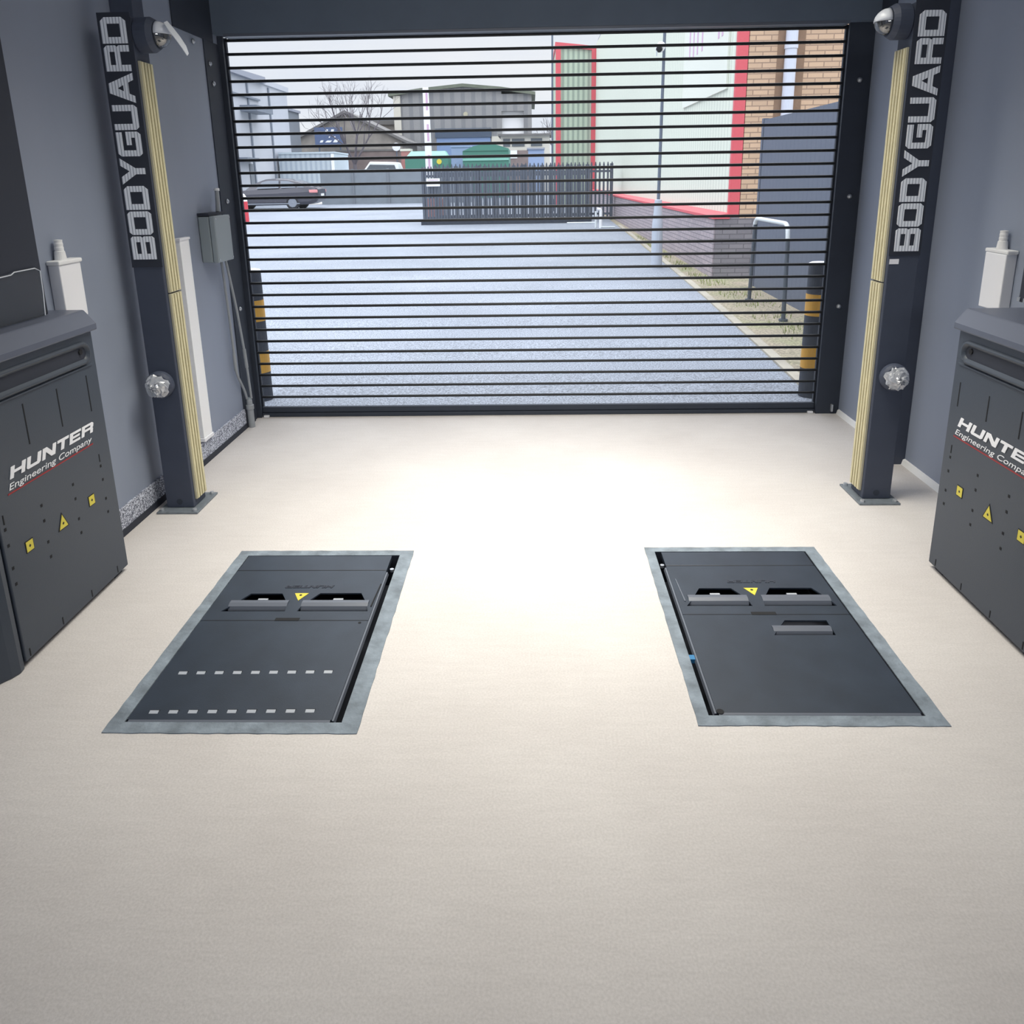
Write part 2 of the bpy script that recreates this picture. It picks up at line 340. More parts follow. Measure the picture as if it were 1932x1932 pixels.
def glyph(ch):
    w = 1.1; c = .13
    if ch == 'O': return w, [[(0, c), (c, 0), (w-c, 0), (w, c), (w, 1-c), (w-c, 1), (c, 1), (0, 1-c)], rect(T, .25, w-T, .75)]
    if ch == 'D': return w, [[(0, 0), (w-.17, 0), (w, .17), (w, .83), (w-.17, 1), (0, 1)], rect(T, .25, w-T, .75)]
    if ch == 'B': return w, [[(0, 0), (w-.1, 0), (w, .1), (w, .43), (w-.07, .5), (w, .57), (w, .9), (w-.1, 1), (0, 1)], rect(T, .21, w-T, .4), rect(T, .6, w-T, .79)]
    if ch == 'Y':
        w = 1.2; m = w/2
        return w, [[(m-.14, 0), (m+.14, 0), (m+.14, .4), (w, 1), (w-.34, 1), (m, .64), (.34, 1), (0, 1), (m-.14, .4)]]
    if ch == 'G': return w, [[(0, c), (c, 0), (w-c, 0), (w, c), (w, .6), (.5, .6), (.5, .4), (w-T, .4), (w-T, .24), (T, .24), (T, .76), (w-.02, .76), (w-.02, 1), (c, 1), (0, 1-c)]]
    if ch == 'U': return w, [[(0, 1), (0, c), (c, 0), (w-c, 0), (w, c), (w, 1), (w-T, 1), (w-T, .25), (T, .25), (T, 1)]]
    if ch == 'A':
        w = 1.3
        return w, [[(0, 0), (.3, 0), (.41, .22), (w-.41, .22), (w-.3, 0), (w, 0), (w-.44, 1), (.44, 1)], [(.51, .42), (w-.51, .42), (w/2, .66)]]
    if ch == 'R': return w, [[(0, 0), (T, 0), (T, .37), (w-T, .37), (w-T, 0), (w, 0), (w, .4), (w-.07, .47), (w, .54), (w, 1-c), (w-c, 1), (0, 1)], rect(T, .58, w-T, .79)]
    if ch == 'H': return w, [[(0, 0), (T, 0), (T, .39), (w-T, .39), (w-T, 0), (w, 0), (w, 1), (w-T, 1), (w-T, .62), (T, .62), (T, 1), (0, 1)]]
    if ch == 'N': return w, [[(0, 0), (.26, 0), (.26, .62), (w-.32, 0), (w, 0), (w, 1), (w-.26, 1), (w-.26, .38), (.32, 1), (0, 1)]]
    if ch == 'T': return 1.0, [[(.36, 0), (.64, 0), (.64, .75), (1, .75), (1, 1), (0, 1), (0, .75), (.36, .75)]]
    if ch == 'E': return 1.0, [[(0, 0), (1, 0), (1, .22), (T, .22), (T, .4), (.92, .4), (.92, .6), (T, .6), (T, .78), (1, .78), (1, 1), (0, 1)]]
def word_mesh(word, h, length, shear=0, gap=.08, depth=.003):
    sp = []; x = 0
    for ch in word:
        w, outs = glyph(ch)
        for o in outs: sp.append([(x+p[0], p[1]) for p in o])
        x += w + gap
    k = length/(x-gap)
    return fill_mesh([[(p[0]*k + shear*h*p[1], p[1]*h) for p in s] for s in sp], depth)

XL, XR = -2.0, 2.16          # side walls
CEIL = 3.15
# ------------------------------------------------------------------ structure: the bay
pits = [(-1.352, -.555, 1.998, 3.200), (.504, 1.272, 2.040, 3.222)]
def holes_floor():
    xs = sorted({-2.15, 2.3} | {p[0] for p in pits} | {p[1] for p in pits}); ys = sorted({-4.0, 5.36} | {p[2] for p in pits} | {p[3] for p in pits})
    b = MB(); g = {}
    for x in xs:
        for y in ys: g[x, y] = b.b.verts.new((x, y, 0))
    for i in range(len(xs)-1):
        for j in range(len(ys)-1):
            cx, cy = (xs[i]+xs[i+1])/2, (ys[j]+ys[j+1])/2
            if any(p[0] < cx < p[1] and p[2] < cy < p[3] for p in pits): continue
            b._f([g[xs[i], ys[j]], g[xs[i+1], ys[j]], g[xs[i+1], ys[j+1]], g[xs[i], ys[j+1]]])
    return struct(b.build('floor', 'floor'))
holes_floor()
struct(MB().box(XL-.15, XL, -4, 5.36, 0, CEIL).build('wall_left', 'wall'))
struct(MB().box(XR, XR+.15, -4, 5.36, 0, CEIL).build('wall_right', 'wall'))
struct(MB().box(XL-.15, XR+.15, -4.15, -4, 0, CEIL).build('wall_back', 'wall'))
struct(MB().box(XL, XR, 5.264, 5.36, 2.56, CEIL).build('wall_front', 'frame'))
struct(MB().box(XL-.15, XR+.15, -4.15, 5.36, CEIL, CEIL+.1).build('ceiling', 'ceiling'))
b = MB(); b.box(XL, XL+.012, 2.0, 5.03, .035, .137); bl = b.build('baseboard_left', 'speckle'); struct(bl)
struct(MB().box(XL, XL+.016, 2.0, 5.2, 0, .035).build('trim_1', 'blackdark'))
b = MB(); b.prism([(0, 0), (.02, 0), (.012, .03), (0, .034)], lambda x, z: (XR-x, 2.0, z), lambda x, z: (XR-x, 5.25, z)); struct(b.build('baseboard_right', 'whitepaint'))
# steel columns of the building against the side walls
struct(MB().box(XL, XL+.111, 3.95, 4.06, 0, CEIL).build('trim_2', 'black', bevel=.003))
struct(MB().box(XR-.14, XR, 4.26, 4.39, 0, CEIL).build('trim_3', 'black', bevel=.003))
# dark steel angle on the left wall beside the shutter
struct(MB().box(XL, XL+.006, 5.03, 5.255, 0, 2.50).build('trim_4', 'frame'))

# ------------------------------------------------------------------ ground outside
SL = .01
def gz(y): return SL*(y-5.5)
def ground(name, pts, m, dz=0):
    b = MB(); b._f(b.vs([(x, y, gz(y)+dz) for x, y in pts])); return struct(b.build(name, m))
ground('yard_ground', [(-45, 5.36), (2.4, 5.36), (2.4, 6.4), (2.75, 31), (12, 31), (12, 130), (-45, 130)], 'asphalt')
ground('verge_ground', [(2.1, 5.36), (9, 5.36), (9, 31), (2.73, 31), (2.62, 24), (2.42, 14), (2.32, 10.4), (2.2, 7.5)], 'verge', .004)
b = MB()
ky = [5.4, 7.5, 10.4, 14, 19, 24.2]; kx = [2.1, 2.2, 2.32, 2.42, 2.55, 2.64]
b.loft([[(x, y, gz(y)-.02), (x, y, gz(y)+.02), (x+.09, y, gz(y)+.022), (x+.09, y, gz(y)-.02)] for x, y in zip(kx, ky)])
struct(b.build('kerb_edging', 'kerb'))
b = MB(); b.box(-16, -10.3, 43.6, 46.9, .36, .43); struct(b.build('kerb_apron', 'concrete'))

# ------------------------------------------------------------------ ceiling lights of the bay (above the frame)
def ceiling_light(x, y, sx, sy, watt, col, label, spread=180):
    r = empty('ceiling_light', (x, y, CEIL-.05), label, 'ceiling light')
    MB().box(x-sx/2-.03, x+sx/2+.03, y-sy/2-.03, y+sy/2+.03, CEIL-.05, CEIL-.001).build('housing', 'white', r, bevel=.004)
    MB().box(x-sx/2, x+sx/2, y-sy/2, y+sy/2, CEIL-.056, CEIL-.05).build('diffuser', 'lampglow', r)
    ld = bpy.data.lights.new('panel_lamp', 'AREA'); ld.shape = 'RECTANGLE'; ld.size = sx; ld.size_y = sy; ld.energy = watt; ld.color = col; ld.spread = math.radians(spread)
    lo = bpy.data.objects.new('panel_lamp', ld); COL.objects.link(lo); lo.parent = r; lo.location = (0, 0, -.012)
ceiling_light(.08, 3.35, 2.2, 1.3, LAMP_MAIN, (1.0, .955, .845), 'wide warm white panel light on the ceiling between the two posts', 101)
def fill_light():  # unseen source added behind the camera to brighten the post fronts
    r = empty('fill_light', (.08, -3.95, 2.3), 'added unseen fill light on the rear wall of the bay', 'fill light')
    MB().box(-1.1, 1.26, -3.998, -3.93, 2.0, 2.6).build('housing', 'white', r, bevel=.004)
    MB().box(-1.05, 1.21, -3.93, -3.925, 2.05, 2.55).build('diffuser', 'lampglow', r)
    ld = bpy.data.lights.new('fill_lamp', 'AREA'); ld.shape = 'RECTANGLE'; ld.size = 2.2; ld.size_y = .5; ld.energy = FILL_REAR; ld.color = (.93, .96, 1.0)
    lo = bpy.data.objects.new('fill_lamp', ld); COL.objects.link(lo); lo.parent = r; lo.location = (0, .04, 0); lo.rotation_euler = (PI/2, 0, 0)
fill_light()

# ------------------------------------------------------------------ roller shutter
def roller_shutter():
    r = empty('roller_shutter', (.02, 5.3, 0), 'see-through roller shutter with thin black bars closing the vehicle doorway', 'roller shutter')
    MB().box(XL+.002, XR-.002, 5.18, 5.2615, 2.552, 3.1).build('hood', 'hood', r)
    MB().box(-1.93, 1.97, 5.19, 5.30, 2.536, 2.552).build('lip', 'ramp', r)
    for s in (0, 1):
        if s == 0: e = MB().box(XL+.001, XL+.008, 4.62, 5.18, 2.50, 3.1)
        else: e = MB().box(XR-.008, XR-.001, 4.98, 5.18, 2.50, 3.1)
        e.build('end_plate', 'frame', r)
    xl, xr = -1.965, 2.0
    for s, x0, x1 in ((0, XL+.001, xl), (1, xr, XR-.001)):
        g = MB(); g.box(x0, x1, 5.262, 5.285, 0, 2.552); g.box(x0, x1, 5.33, 5.35, 0, 2.552)
        (g.box(x0, x0+.02, 5.285, 5.33, 0, 2.552) if s == 0 else g.box(x1-.02, x1, 5.285, 5.33, 0, 2.552))
        gr = g.build('guide_rail', 'frame', r)
        if s == 0:
            for y, z in ((4.87, 2.46), (5.087, 2.366), (5.112, 2.251), (5.127, 1.53), (5.145, .816)):
                MB().lathe((XL+.006, y, z), (1, 0, 0), [(0, .016), (.005, .016), (.012, .009), (.014, 0)], 12).build('bolt', 'steel', gr, smooth=True)
        else:
            for x, z in ((2.089, 2.215), (2.094, 1.497), (2.092, .767)):
                MB().lathe((x, 5.262, z), (0, -1, 0), [(0, .016), (.006, .016), (.016, .009), (.018, 0)], 12).build('bolt', 'steel', gr, smooth=True)
            MB().box(2.10, 2.112, 5.24, 5.262, .02, .07).build('bolt', 'steel', gr)
    n = 30; z0, z1 = .145, 2.531; st = (z1-z0)/(n-1); h = .0095
    bar = None; pane = None
    for i in range(n):
        z = z0 + st*i
        if bar is None:
            bar = MB().lathe((xl+.004, 5.305, z), (1, 0, 0), [(0, h), (xr-xl-.008, h)], 8).build('hinge_bar', 'bar', r)
        else:
            c = bar.copy(); COL.objects.link(c); c.parent = r; c.location = (0, 0, z-z0)
        if i < n-1:
            if pane is None:
                pane = MB().box(xl+.004, xr-.004, 5.303, 5.307, z+h*.8, z+st-h*.8).build('clear_lath', 'pane', r)
            else:
                c = pane.copy(); COL.objects.link(c); c.parent = r; c.location = (0, 0, z-z0)
    MB().box(xl+.004, xr-.004, 5.303, 5.307, .07, z0-h*.8).build('clear_lath', 'pane', r)
    br = MB(); br.box(xl+.002, xr-.002, 5.290, 5.322, .032, .072); br.box(xl+.002, xr-.002, 5.280, 5.330, .001, .028); br.box(xl+.002, xr-.002, 5.296, 5.316, .026, .034)
    br = br.build('bottom_rail', 'frame', r, bevel=.003)
    for x in (-1.93, 1.965):
        MB().box(x-.018, x+.018, 5.262, 5.28, .002, .016).build('end_stop', 'white', br)
roller_shutter()

# ------------------------------------------------------------------ scanner posts
def sensor(parent, p, d, rb, lb, rd, wrapped, name='camera'):
    p = Vector(p); d = Vector(d)
    body = MB().lathe(p, d, [(0, rb*.95), (.006, rb), (lb*.72, rb), (lb, rb*.82), (lb, 0)], 28).build(name, 'black', parent, smooth=False, bevel=.002)
    q = p + d*(lb-.004)
    if not wrapped:
        MB().lathe(q, d, [(rd*1.1*math.sin(a), rd*math.cos(a)) for a in [PI/2*i/8 for i in range(9)]], 24).build('dome_cover', 'dome', body, smooth=True)
        MB().lathe(q, d, [(0, rd*.55), (rd*.5, rd*.5), (rd*.5, 0)], 16).build('lens', 'slot', body)
        up = d.cross(Vector((0, 1, 0))) if abs(d.y) < .5 else Vector((0, 0, 1))
        if up.z < 0: up = -up
        sd = d.cross(up); hr = rd*1.06; mb = MB(); rings = []
        for i in range(7):                      # peeling film over the upper half of the dome
            a = math.radians(8+80*i/6); rings.append([q + d*(hr*1.1*math.sin(a)) + (up*math.sin(t)+sd*math.cos(t))*hr*math.cos(a) for t in [PI*k/12 for k in range(13)]])
        mb.loft(rings, cap=False, closed=False)
        f = mb.build('protective_film', 'flap', body, smooth=True)
        so = f.modifiers.new('thick', 'SOLIDIFY'); so.thickness = .0015
    else:
        mb = MB(); rnd = random.Random(3 if p.x < 0 else 9); rings = []
        a0 = d.orthogonal().normalized(); c0 = d.cross(a0)
        for i in range(10):
            a = PI/2*i/9.2; rr = rd*1.12*math.cos(a)
            rings.append([q + d*(rd*1.25*math.sin(a)*(1+.12*rnd.uniform(-1, 1))) + (a0*math.cos(2*PI*k/20)+c0*math.sin(2*PI*k/20))*rr*(1+.16*rnd.uniform(-1, 1)) for k in range(20)])
        mb.loft(rings); mb.build('crumpled_film', 'crumple', body)
        MB().lathe(q, d, [(rd*.9*math.sin(a), rd*.85*math.cos(a)) for a in [PI/2*i/8 for i in range(9)]], 24).build('dome_cover', 'black', body, smooth=True)
    return body
def post(xi, y0, s, label, zl0, zl1, sticker):
    xo = xi - s*.144; xa, xb = min(xi, xo), max(xi, xo); D = .146
    r = empty('scanner_post', ((xa+xb)/2, y0+D/2, 0), label, 'post', 'tall black lettered posts')
    px0, px1 = (xa-.03, xb+.04) if s > 0 else (xa-.036, xb+.028)
    bp = MB().box(px0, px1, y0-.06, y0+D+.06, 0, .011).build('base_plate', 'galv', r, bevel=.002)
    for x in (px0+.022, px1-.022):
        for y in (y0-.038, y0+D+.038):
            MB().cyl((x, y, .011), (x, y, .024), .011, n=6).build('anchor_bolt', 'steel', bp)
    MB().box(xa, xb, y0, y0+D, .011, 2.372).build('column', 'black', r, bevel=.005)
    sp = MB().box(xa-.002, xb+.002, y0-.004, y0-.0005, 1.262, 2.386).build('sign_panel', 'blackdark', r)
    # lettering reads upwards: reading direction is +z, letter tops face left (-x)
    h = .115; xc = (xa+xb)/2 + (.004 if s < 0 else -.004)
    me = word_mesh('BODYGUARD', h, zl1-zl0, 0, .075)
    place_mesh(me, lambda u, v, d: (xc+h/2-v, y0-.0055-d, zl0+u), 'lettering', 'letter', sp)
    for z0, z1 in ((.05, 1.128), (1.134, 2.188)):
        st = MB().box(min(xi, xi+s*.012), max(xi, xi+s*.012), y0+.02, y0+D-.004, z0, z1).build('light_strip', 'cream', r, bevel=.002)
        for k in range(4):
            yy = y0+.034+k*.029
            MB().box(min(xi+s*.0122, xi+s*.0165), max(xi+s*.0122, xi+s*.0165), yy-.0085, yy+.0085, z0+.004, z1-.004).build('led_tape', 'led', st)
            if k < 3: MB().box(min(xi+s*.012, xi+s*.0132), max(xi+s*.012, xi+s*.0132), yy+.0105, yy+.0185, z0+.004, z1-.004).build('groove', 'groove', st)
    top = sensor(r, (xi, y0+.072, 2.302), (s, 0, 0), .076, .085, .056, False)
    if s > 0:      # a loose tongue of film hangs off the left camera
        q = Vector((xi+.085+.05, y0+.05, 2.302+.045)); mb = MB()
        pts = [(0, .0), (.02, -.03), (.045, -.065), (.07, -.105), (.085, -.14)]; wd = [.03, .055, .055, .045, .012]
        rings = [[q+Vector((x-.0012, -w_/2, z)), q+Vector((x+.0012, -w_/2, z+.001)), q+Vector((x+.004, w_/2, z+.012)), q+Vector((x+.0016, w_/2, z+.011))] for (x, z), w_ in zip(pts, wd)]
        mb.loft(rings); mb.build('film_tongue', 'flap', top, smooth=False)
    sensor(r, (xa+.062 if s > 0 else xa+.082, y0, .682 if s > 0 else .668), (0, -1, 0), .068, .045, .05, True)
    MB().cyl((xa+.07, y0, .045), (xa+.07, y0-.002, .045), .016, n=14).build('blanking_plug', 'frame', r)
    if sticker: MB().box(xa+.006, xa+.05, y0-.0015, y0-.0002, 1.222, 1.246).build('sticker', 'white', r)
post(-1.775, 3.672, 1, 'tall black post with white lettering, left of the shutter, film dangling from its top camera', 1.300, 2.366, False)
post(1.702, 3.742, -1, 'tall black post with white lettering, right of the shutter, small white sticker below the letters', 1.283, 2.334, True)

# ------------------------------------------------------------------ equipment cabinets along the side walls
def cabinet(fx, yfar, s, H, depth, label, slotz, text):
    """s=+1: stands at the left wall and faces +x, lettering runs away from the viewer; s=-1 the other way"""
    if s > 0: P = lambda d, l, z: (fx-d, yfar-.785+l, z)          # l grows away from the camera
    else: P = lambda d, l, z: (fx+d, yfar-l, z)                      # l grows towards the camera
    r = empty('equipment_cabinet', P(depth/2, .4, 0), label, 'cabinet', 'black equipment cabinets')
    # plan of the body, seen from above; far edge square, near edge with a rounded end post
    L = .785
    if s > 0: plan = [(0, L), (0, .075), (depth, .075), (depth, L)]
    else: plan = [(0, 0), (0, L-.075), (depth, L-.075), (depth, 0)]
    b = MB(); b.prism(plan, lambda d, l: P(d, l, .022), lambda d, l: P(d, l, H-.028)); b.build('body', 'cab', r, bevel=.004)
    e = [(.004, .068), (.0, .04), (.012, .01), (.04, -.03), (.09, -.05), (depth, -.05), (depth, .068)]
    if s < 0: e = [(d, L-l) for d, l in e]
    b = MB(); b.prism(e, lambda d, l: P(d, l, .0), lambda d, l: P(d, l, H-.028)); b.build('end_post', 'cab', r, bevel=.006)
    for l in (.05, L-.05) if s > 0 else (.05, L-.12):
        b = MB(); p = [(.02, l-.03), (.02, l+.03), (depth-.02, l+.03), (depth-.02, l-.03)]
        b.prism(p, lambda d, l: P(d, l, 0), lambda d, l: P(d, l, .022)); b.build('foot', 'blackdark', r)
    # lid: overhanging fascia, slanting bevel, flat top
    prof = [(.0, H-.028), (-.022, H-.026), (-.022, H), (.022, H+.055), (depth, H+.055), (depth, H-.028)]
    l0, l1 = (-.06, L+.012) if s > 0 else (-.012, L+.06)
    b = MB(); b.prism(prof, lambda d, z: P(d, l0, z), lambda d, z: P(d, l1, z)); b.build('lid', 'cablid', r, bevel=.006)
    # recessed grip under the lid: a raised rounded rim round a long groove
    zc, hh, la, lb = H-.105, .036, (.12 if s > 0 else .05), (L-.05 if s > 0 else L-.12)
    def stadium(rr, inset):
        o = []
        for k in range(9): t = PI/2 + PI*k/8; o.append((la+hh-0+rr*math.cos(t), zc+rr*math.sin(t)))
        for k in range(9): t = -PI/2 + PI*k/8; o.append((lb-hh+rr*math.cos(t), zc+rr*math.sin(t)))
        return o
    b = MB(); rings = []
    for rr, d in ((hh+.012, 0), (hh+.006, -.012), (hh-.002, -.012), (hh-.012, -.001)):
        rings.append([P(d, l, z) for l, z in stadium(rr, 0)])
    b.loft(rings, cap=False); gr = b.build('grip_rim', 'cab', r, smooth=True)
    b = MB(); b.prism(stadium(hh-.012, 0), lambda l, z: P(-.0006, l, z), lambda l, z: P(.0004, l, z)); b.build('grip_recess', 'blackdark', gr)
    lo_, hi_ = (la-.06, lb+.02) if s > 0 else (la-.02, lb+.06)
    b = MB(); b.prism([(0, H-.166), (-.006, H-.163), (-.006, H-.158), (0, H-.155)], lambda d, z: P(d, lo_, z), lambda d, z: P(d, hi_, z)); b.build('ridge', 'cab', r)
    bolt = lb-.05 if s > 0 else la+.05
    MB().cyl(P(-.0006, bolt, zc+.008), P(-.005, bolt, zc+.008), .012, n=6).build('lock', 'slot', r)
    # vent slots, marker holes
    def mark(name, l, z, wl, hz, m='slot'):
        b = MB(); b.prism(rect(l-wl/2, z-hz/2, l+wl/2, z+hz/2), lambda l, z: P(-.0008, l, z), lambda l, z: P(.0008, l, z)); b.build(name, m, r)
    col = [L-.085-.2*k for k in range(4)] if s > 0 else [.055+.2*k for k in range(4)]
    for l in col[:3]: mark('vent_slot', l, sum(slotz)/2, .006, slotz[1]-slotz[0])
    for l in col: mark('panel_slot', l, .045, .006, .03)
    mark('panel_slot', col[0], .555, .006, .034); mark('panel_slot', col[3], .555, .006, .034)
    for l in col:
        for z in (.315, .375, .46, .52): mark('marker_hole', l, z, .011, .011)
    mid = [(col[0]+col[1])/2, (col[1]+col[2])/2, (col[2]+col[3])/2]
    for k, l in enumerate(mid):
        z = .411; h = .022
        if k != 1: out, inn = rect(l-h, z-h, l+h, z+h), rect(l-h+.003, z-h+.003, l+h-.003, z+h-.003)
        else: out, inn = [(l-.034, z-.03), (l+.034, z-.03), (l, z+.036)], [(l-.027, z-.026), (l+.027, z-.026), (l, z+.027)]
        b = MB(); b.prism(out, lambda l, z: P(0, l, z), lambda l, z: P(-.0015, l, z)); st = b.build('warning_sticker', 'blackink', r)
        b = MB(); b.prism(inn, lambda l, z: P(-.0012, l, z), lambda l, z: P(-.0022, l, z)); b.build('yellow_face', 'yellow', st)
        b = MB(); zz = z if k != 1 else z-.008
        b.prism([(l-.006, zz), (l, zz-.006), (l+.006, zz), (l, zz+.006)], lambda l, z: P(-.002, l, z), lambda l, z: P(-.0027, l, z)); b.build('symbol', 'blackink', st)
    tl, tz, cap, length = text
    rd = (lambda u, v, d: P(-.0018-d, tl+u, tz+v))
    place_mesh(word_mesh('HUNTER', cap, length, .42, .13, .002), rd, 'lettering', 'white', r)
    me = font_mesh('Engineering Company', .032, .25, .001)
    xs = [v.co.x for v in me.vertices]; k = (length-.0)/(max(xs)-min(xs)); x0 = min(xs)
    place_mesh(me, lambda u, v, d: P(-.0014-d, tl-.012+(u-x0)*k, tz-.036+v), 'small_lettering', 'white', r)
    b = MB(); b.prism([(tl-.022, tz-.05), (tl+length-.01, tz-.05), (tl+length-.008, tz-.045), (tl-.02, tz-.045)], lambda l, z: P(0, l, z), lambda l, z: P(-.0016, l, z)); b.build('red_line', 'red', r)
    return r
cabinet(-1.800, 3.040, 1, 1.105, .185, 'black lettered cabinet with vent slots standing against the left wall', (.758, .908), (.165, .676, .040, .515))
cabinet(1.700, 3.050, -1, 1.068, .42, 'black cabinet against the right wall, lettering cut off by the picture edge', (.736, .836), (.080, .662, .040, .515))

# tall dark units standing on the cabinets
def tower(x0, x1, y0, y1, z0, z1, film, label):
    r = empty('sensor_tower', ((x0+x1)/2, (y0+y1)/2, z0), label, 'equipment tower', 'black towers on the cabinets')
    MB().box(x0, x1, y0, y1, z0, z1).build('housing', 'blackdark', r, bevel=.006)
    if film:
        xf = x1+.004
        def ring(dx): return [(xf+dx, y0, z0+.002), (xf+dx+.01, y1-.055, z0+.002), (xf+dx+.006, y1-.035, z0+.09), (xf+dx, y1-.02, z0+.172), (xf+dx, y1-.05, z0+.184), (xf+dx, y1-.17, z0+.183), (xf+dx, y0, z0+.16)]
        MB().loft([ring(0), ring(.002)]).build('clear_film', 'film', r)
        e = [(xf+.003, y0, z0+.16), (xf+.003, y1-.19, z0+.176), (xf+.003, y1-.17, z0+.184), (xf+.003, y1-.05, z0+.185), (xf+.003, y1-.02, z0+.172), (xf+.008, y1-.032, z0+.09), (xf+.013, y1-.05, z0+.004)]
        MB().tube(e, .0022, 6).build('film_edge_sheen', 'flap', r)  # pale tube paints the shine along the rim of the film
    else:
        for y in (y1-.01, y1-.05): MB().cyl((x0-.004, y, z0+.004), (x0-.004, y, z0+.02), .007, n=10).build('fixing_screw', 'steel', r)
tower(-1.985, -1.900, 2.24, 2.945, 1.161, 2.75, True, 'tall black unit with clear film, on the left cabinet')
tower(2.0, 2.11, 2.30, 3.195, 1.124, 2.7, False, 'tall black unit at the right edge, on the right cabinet')

# white cable trunking boxes behind the cabinets
def trunk(x, s, y0, y1, z0, z1, yg, label):
    r = empty('cable_trunking', (x, (y0+y1)/2, z0), label, 'cable trunking', 'white trunking boxes behind the cabinets')
    d = .05; xa, xb = (x, x+d) if s > 0 else (x-d, x)
    MB().box(xa, xb, y0, y1, z0, z1-.018).build('box', 'white', r, bevel=.004)
    MB().box(xa, xb+(.006 if s > 0 else 0), y0-.008, y1+.008, z1-.018, z1).build('end_cap', 'whitepaint', r, bevel=.005)
    xc = (xa+xb)/2
    g = MB().lathe((xc, yg, z1), (0, 0, 1), [(0, .024), (.035, .020), (.037, .017), (.05, .018), (.055, .0165), (.066, .0175), (.072, .016), (.082, .017), (.084, 0)], 20).build('cable_gland', 'whitepaint', r)
    g['label'] = 'pale grey gland'
trunk(XL+.001, 1, 3.14, 3.295, 1.10, 1.348, 3.20, 'white trunking box with pale gland on the left wall')
trunk(XR-.001, -1, 3.50, 3.662, 1.03, 1.302, 3.582, 'white trunking box with pale gland on the right wall')
# long white ribbed strip on the left wall
b = MB(); b.box(XL+.001, XL+.028, 4.318, 4.44, .172, 1.34); r = empty('wall_strip', (XL+.014, 4.37, .15), 'long white ribbed strip upright on the left wall behind the lettered post', 'wall strip')
b.build('strip', 'perf', r, bevel=.002)
MB().box(XL+.001, XL+.034, 4.312, 4.446, .148, .171).build('end_cap', 'white', r, bevel=.003)
MB().box(XL+.001, XL+.034, 4.312, 4.446, 1.338, 1.352).build('end_cap', 'white', r, bevel=.003)

# grey junction box with conduit and two cables
def jbox():
    r = empty('junction_box', (XL+.05, 4.77, 1.18), 'grey junction box on the left wall beside the shutter', 'junction box')
    x0, x1 = XL+.002, XL+.104
    MB().box(x0, x0+.066, 4.65, 4.89, 1.180, 1.454).build('case', 'grey', r, bevel=.006)
    MB().box(x0+.068, x1, 4.648, 4.892, 1.178, 1.456).build('cover', 'grey', r, bevel=.006)
    for y, z in ((4.665, 1.44), (4.665, 1.196), (4.875, 1.44), (4.875, 1.196)):
        MB().cyl((x1, y, z), (x1+.003, y, z), .006, n=10).build('screw', 'steel', r)
    MB().box(x0, x0+.07, 4.65, 4.90, 1.458, 1.474).build('mounting_foam', 'blackdark', r)
    MB().tube([(XL+.04, 4.872, 1.474), (XL+.04, 4.885, 1.52), (XL+.035, 4.905, 1.60)], .013, 12).build('conduit', 'cable', r)
    MB().cyl((XL+.035, 4.905, 1.60), (XL+.034, 4.907, 1.615), .017, n=12).build('conduit_cap', 'whitepaint', r)
jbox()
def wcable(pts, ferr, label):
    r = empty('cable', pts[0], label, 'cable', 'grey cables below the junction box')
    MB().tube(arc_round(pts, .04), .0085, 10).build('sheath', 'cable', r)
    a, b_ = ferr; MB().tube([a, b_], .0115, 12).build('ferrule', 'cable', r)
xw = -1.962
xp, xq = xw-.012, xw+.012
wcable([(xp, 4.875, 1.178), (xp, 4.903, .78), (xp, 4.915, .42), (xp, 5.03, .262), (xp, 5.049, .205)], ((xp, 4.909, .56), (xp, 4.914, .44)), 'grey cable from the junction box that kinks outwards before the floor gland')
wcable([(xq, 4.885, 1.178), (xq, 4.975, .85), (xq, 5.037, .52), (xq, 5.052, .36), (xq, 5.066, .205)], ((xq, 5.030, .56), (xq, 5.044, .43)), 'grey cable from the junction box that runs nearer the shutter rail')
r = empty('floor_gland', (xw, 5.056, 0), 'grey cable gland standing on the floor below the two cables', 'cable gland')
MB().lathe((xw, 5.056, 0), (0, 0, 1), [(0, .022), (.13, .022), (.132, .027), (.16, .027), (.163, .02), (.195, .018), (.204, .012), (.204, 0)], 20).build('tube', 'cable', r)
MB().lathe((xw, 5.056, .2), (0, 0, 1), [(0, .014), (.012, .014), (.012, 0)], 16).build('nut', 'grey', r)

